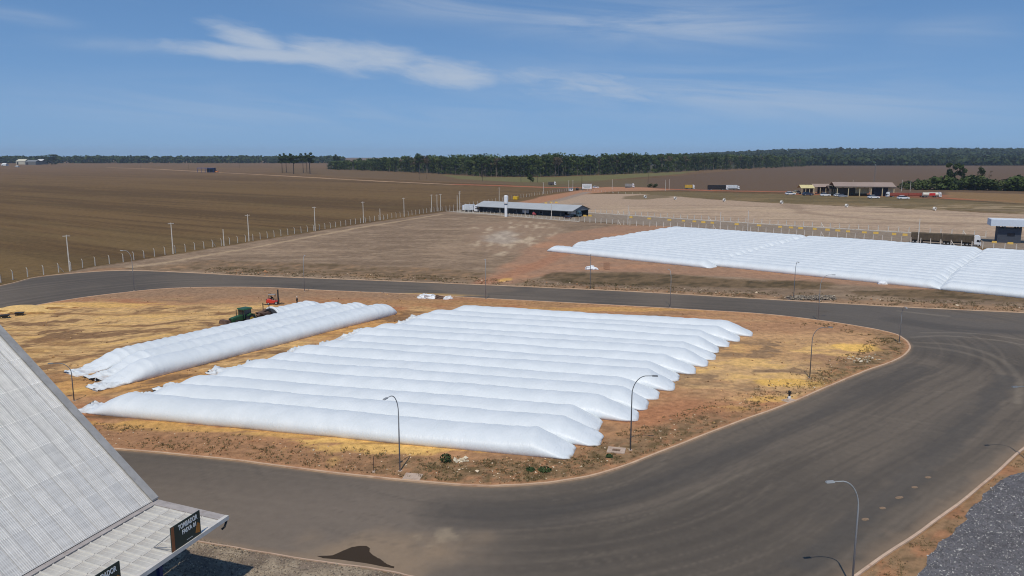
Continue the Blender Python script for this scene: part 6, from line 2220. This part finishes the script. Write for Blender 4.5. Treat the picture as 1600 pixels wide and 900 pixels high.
def put_tree(v, P, H, label, group, name='forest_tree', wx=1.0, cat='tree', z=0.0):
    kind, tm, cm = v[0], v[1], v[2]
    t = empty(name, (P[0], P[1], z), random.uniform(0, 6.28), label, cat, group)
    s = H / KH[kind]
    t.scale = (s * wx, s * wx, s)
    link('trunk', tm, t); link('crown', cm, t)
    return t


FR = [(508, 265), (560, 266.5), (600, 268), (650, 270), (700, 272.5), (760, 276), (820, 276.5), (870, 275.5), (930, 273.5), (1000, 271), (1050, 269), (1100, 266.5), (1150, 265), (1200, 263), (1262, 260)]
TOPS = [(508, 252), (530, 250), (560, 247), (600, 245), (630, 243), (655, 239), (690, 242), (730, 240), (760, 240), (800, 241), (840, 239), (870, 238), (920, 239), (960, 237.5), (1000, 237.5), (1060, 238), (1120, 238.5), (1180, 240), (1230, 241), (1262, 247)]


def lerp_px(tab, x):
    return float(np.interp(x, [a for a, _ in tab], [b for _, b in tab]))


rr = random.Random(21)
FLAB = 'broadleaf tree in the dense forest edge beyond the far fields'
NFT = 250
for i in range(NFT):
    row = i % 3
    px = 510 + (1262 - 510) * ((i // 3) + rr.random() * 0.9) / (NFT / 3)
    by = lerp_px(FR, px)
    P = G(px, by)
    P = P + Vector((rr.uniform(-5, 5), row * 13 + rr.uniform(0, 10), 0))
    ytop = lerp_px(TOPS, px) + rr.choice([0, 1, 2, 3, 4.5, 6, 9]) + (3 if row == 0 else 0)
    H = height_to(P, ytop)
    H = max(12, min(44, H))
    v = VAR[rr.choice([0, 0, 1, 1, 2, 2, 3, 7, 7, 0, 6] if row == 0 else [0, 1, 2, 3, 4, 5, 6, 7, 1, 5])]
    if H < 20: v = VAR[rr.choice([0, 1, 2, 7])]
    zone = ('low left forest end' if px < 640 else 'forest edge above the long building' if px < 860 else 'forest edge behind the gate' if px < 1050 else 'right forest end above the black truck')
    vi = [q for q in VAR if VAR[q] is v][0]
    look = {0: 'mid green broad', 1: 'dark green broad', 2: 'mid green rounded', 3: 'pale green broad', 4: 'slender mid green', 5: 'slender dark green', 6: 'thin dry brown', 7: 'dark dense'}[vi]
    put_tree(v, P, H, '%s tree, %s row of the %s' % (look, ['front', 'second', 'rear'][row], zone), 'trees of the forest edge', wx=rr.uniform(0.95, 1.35) * (1.2 if H < 22 else 1.0))


def forest_mass(name, items, label, leaf, per=140, size=1.9, seed=1):
    """items: (x, y, z, H, w): far-off trees that read as one mass"""
    rng = np.random.default_rng(seed)
    Vs, Qs, o = [], [], 0
    for (x, y, z, H, w) in items:
        lumps = [(rng.uniform(-0.35, 0.35) * w, rng.uniform(-0.35, 0.35) * w, H * rng.uniform(0.45, 0.9), w * rng.uniform(0.25, 0.45), w * rng.uniform(0.25, 0.45), H * rng.uniform(0.08, 0.17)) for _ in range(5)]
        lumps.append((0, 0, H * 0.3, w * 0.42, w * 0.42, H * 0.3))
        V, Q = leaves_np(lumps, per, size, rng)
        V += np.array([x, y, z])
        Vs.append(V); Qs.append(Q + o); o += len(V)
    me = np_mesh(name, np.concatenate(Vs), np.concatenate(Qs), smooth=False)
    me.materials.append(leaf)
    return tag(link(name, me), label, None, None, 'stuff')


items = []
for i in range(420):
    px = rr.uniform(520, 1262)
    P = G(px, lerp_px(FR, px))
    dep = rr.uniform(40, 330)
    P = P + Vector((dep * (px - 800) / 1200, dep, 0))
    H = max(14, min(42, height_to(P, lerp_px(TOPS, px) + rr.choice([0.3, 1, 2, 3, 5]))))
    items.append((P.x, P.y, hill1(P.x, P.y), H, rr.uniform(13, 19)))
forest_mass('forest', items, 'deep forest behind the front row of trees', LEAF, 110, 1.8, 41)
# far left belt
items = []
for i in range(520):
    px = rr.uniform(-160, 540)
    P = G(px, 255.2)
    P.y += rr.uniform(0, 260); P.x = (px - 800) / 1200 * P.y
    H = max(14, min(48, height_to(P, 243.6 + rr.choice([0, 0.4, 0.8, 1.4, 2.2]) - 0.4)))
    items.append((P.x, P.y, hill1(P.x, P.y), H, rr.uniform(26, 44)))
forest_mass('far_forest', items, 'thin dark forest line on the far left horizon', LEAFD, 46, 5.0, 43)
# wooded rise on the right
items = []
for i in range(3400):
    k = rr.uniform(0.17, 0.95)
    y0 = 2780 if k > 0.36 else 3000
    y = y0 + 3300 * rr.random() ** 1.5
    items.append((k * y, y, hill1(k * y, y), rr.uniform(20, 36), rr.uniform(26, 46)))
for i in range(260):
    k = 0.37 + 0.6 * i / 260 + rr.uniform(-0.003, 0.003)
    y = 2770 + rr.uniform(0, 60)
    items.append((k * y, y, 0, rr.uniform(20, 32), rr.uniform(24, 34)))
forest_mass('far_forest', items, 'hazy wooded rise along the right horizon', LEAFD, 30, 7.0, 45)

# lone tall trees in the left field
U = ('umbrella',) + tree_variant('umbrella', 401, LEAFD, 1200, 1.05)
U2 = ('umbrella',) + tree_variant('umbrella', 402, LEAFD, 1200, 1.05)
for (bx, by, ty, lab, w_) in ((441, 270, 239.5, 'leftmost tall bare-stemmed tree of the lone group', 0.85), (447.5, 269.5, 237.8, 'second tall bare-stemmed tree of the lone group from the left', 0.75),
                              (459, 272, 238.3, 'third tall bare-stemmed tree of the lone group, standing nearest', 1.0), (474, 270, 238, 'fourth tall bare-stemmed tree of the lone group from the left', 0.85),
                              (479.5, 268.5, 237.5, 'fifth tall bare-stemmed tree, partly behind the last of the lone group', 0.7), (484.5, 271.5, 236.7, 'rightmost tall bare-stemmed tree of the lone group', 1.0)):
    P = G(bx, by)
    put_tree(U if bx % 2 else U2, P, height_to(P, ty), lab, 'lone tall trees', 'tall_tree', w_ * 1.2)
P = G(527, 265); put_tree(U2, P, height_to(P, 240), 'single broad tree left of the forest edge', None, 'tall_tree', 1.0)
P = G(81, 257); put_tree(VAR[1], P, height_to(P, 239.5), 'big round tree beside the white farm halls on the left horizon', None, 'round_tree', 3.4)
P = G(655, 271); put_tree(U, P, height_to(P, 238), 'tall emergent tree at the left of the forest edge', None, 'tall_tree', 1.0)
P = G(753, 277); put_tree(U2, P, height_to(P, 239), 'tall emergent tree above the middle of the forest edge', None, 'tall_tree', 1.1)
# thicket right of the service station
BV = [('bush',) + tree_variant('bush', 420 + q, l_, 420, 0.75) for q, l_ in enumerate((LEAF, LEAFL, LEAFD, LEAF))]
OV = ('open',) + tree_variant('open', 430, LEAFD, 800, 0.95)
OV2 = ('open',) + tree_variant('open', 431, LEAFD, 720, 0.95)
for i in range(54):
    px = 1420 + 250 * (i // 2 + rr.random() * 0.7) / 27
    P = G(px, lerp_px([(1420, 296.5), (1500, 297), (1600, 299), (1680, 301)], px))
    P.y += (i % 2) * 14 + rr.uniform(0, 8)
    yt = lerp_px([(1418, 286), (1430, 281), (1460, 276), (1480, 273), (1500, 280), (1520, 272), (1535, 272), (1560, 283), (1580, 277), (1600, 273), (1680, 272)], px) + rr.uniform(-0.5, 4)
    bq = rr.randrange(4)
    put_tree(BV[bq], P, max(4, height_to(P, yt)), '%s bush in the %s of the thicket, %s' % (['mid green', 'pale green', 'dark green', 'tufted green'][bq], ['front', 'back'][i % 2], 'near the tanker truck' if px < 1475 else 'under the spreading trees' if px < 1545 else 'towards the right edge'), 'bushes of the roadside thicket', 'bush', rr.uniform(1.0, 1.4), 'bush')
for bx, by, ty, v, w_, lab in ((1482, 293, 252.5, OV, 0.85, 'tallest spreading tree in the roadside thicket'), (1501, 292, 253.5, OV2, 0.8, 'second spreading tree in the roadside thicket, beside the tallest'),
                               (1531, 293, 259, VAR[7], 0.9, 'dense dark upright tree in the roadside thicket')):
    P = G(bx, by); put_tree(v, P, height_to(P, ty), lab, None, 'spreading_tree', w_)
DV = ('open',) + tree_variant('open', 433, LEAFY, 70, 0.8)
P = G(1545.5, 290); put_tree(DV, P, height_to(P, 263), 'nearly bare pale tree at the right of the thicket', None, 'bare_tree', 0.55)
P = G(829, 284.5); put_tree(BV[2], P, 11, 'small dark shrub in front of the forest beside a pole', None, 'shrub', 0.8, 'bush')
for bx, by, lab in ((1016, 293, 'left low dark bush on the red road verge'), (1024, 293.3, 'right low dark bush on the red road verge')):
    put_tree(BV[2], G(bx, by), 4.5, lab, None, 'shrub', 1.2, 'bush')

# weeds on the island verge
WEED = leaf_mat('weed_leaves', (0.045, 0.075, 0.028))
def weed(P, h, r, label, seed):
    rng = np.random.default_rng(seed)
    V, Q = leaves_np([(0, 0, h * 0.45, r, r, h * 0.5)], 160, 0.11, rng)
    cm = np_mesh('leaves', V, Q, smooth=False); cm.materials.append(WEED)
    t = empty('weed', (P.x, P.y, IZ), 0, label, 'weed', 'green weeds on the verge')
    link('leaves', cm, t)
    b = MB()
    for q in range(5):
        a = q * 1.26
        b.tube([(0, 0, 0), (r * 0.5 * cos(a), r * 0.5 * sin(a), h * 0.7)], 0.015, 4)
    b.build('stems', BARKD, t)


weed(G(697, 723), 0.95, 0.62, 'round green weed on the verge below the front bag', 1)
weed(G(851, 737), 0.35, 0.75, 'flat green weed patch below the right end of the front bag', 2)
weed(G(829, 737), 0.3, 0.5, 'small green weed tuft left of the flat weed patch', 3)
weed(G(952, 716), 0.3, 0.35, 'small green weed tuft below the concrete chamber rim', 4)

# dry grass tufts
def tufts(P, h, label, seed, colr=(0.16, 0.13, 0.07)):
    rng = np.random.default_rng(seed)
    n, k = len(P), 9
    a = rng.uniform(0, 2 * pi, (n, k)); l = rng.uniform(0.4, 1.2, (n, k)) * h; sp = rng.uniform(0.1, 0.9, (n, k)) * h
    bx_, by_ = P[:, None, 0] + rng.normal(0, 0.10, (n, k)), P[:, None, 1] + rng.normal(0, 0.10, (n, k))
    w = 0.03
    V = np.stack([np.stack([bx_ - w * np.sin(a), by_ + w * np.cos(a), np.zeros_like(a)], -1), np.stack([bx_ + w * np.sin(a), by_ - w * np.cos(a), np.zeros_like(a)], -1),
                  np.stack([bx_ + sp * np.cos(a), by_ + sp * np.sin(a), l], -1)], 2)
    V[..., 2] += P[:, None, None, 2] - 0.02
    V = V.reshape(-1, 3)
    C = np.repeat(np.array(colr)[None] * rng.uniform(0.5, 1.5, (n * k, 1)), 3, 0)
    me = np_mesh('dry_grass', V, np.arange(len(V)).reshape(-1, 3), C, smooth=False); me.materials.append(STM)
    tag(link('dry_grass', me), label, None, None, 'stuff')


def clumped(P, seed, cut=0.5):
    return P[fbm(P[:, 0] / 2.2, P[:, 1] / 2.2, seed, 3) > cut]


tufts(clumped(band(ISLAND, in_sign * 0.5, in_sign * 7, 4200, 51, IZ, (-60, 70), (70, 150)), 52), 0.24, 'dry grass tufts on the near verge of the island', 53)
nb_ = band(NORTH, 0.4, 12, 5000, 54, 0.0, (-90, 150)); nb_ = nb_ if inside(nb_[:, 0], nb_[:, 1], ROAD).mean() < 0.5 else band(NORTH, -12, -0.4, 5000, 54, 0.0, (-90, 150))
tufts(clumped(nb_, 55), 0.34, 'dry grass tufts on the verge beyond the far road', 56, (0.13, 0.11, 0.06))
eb_ = band(SOUTHR, 0.4, 3.5, 1400, 57, 0.0); eb_ = eb_ if inside(eb_[:, 0], eb_[:, 1], ROAD).mean() < 0.5 else band(SOUTHR, -3.5, -0.4, 1400, 57, 0.0)
tufts(clumped(eb_, 58), 0.16, 'dry grass tufts along the right kerb', 59)

# ================================================================== HAZE
hz, g, bs = newmat('thin_air_haze')
g.n.remove(bs)
pv = g.new('ShaderNodeVolumePrincipled')
pv.inputs['Color'].default_value = (0.70, 0.84, 1.0, 1)
pv.inputs['Density'].default_value = 0.000045
pv.inputs['Anisotropy'].default_value = 0.0
out = [n_ for n_ in g.n if n_.type == 'OUTPUT_MATERIAL'][0]
g.l.new(pv.outputs[0], out.inputs['Volume'])
o = MB().box(-45000, 45000, -300, 15500, -3, 150).build('haze', hz)
tag(o, 'thin blue haze over the plain', None, None, 'stuff')
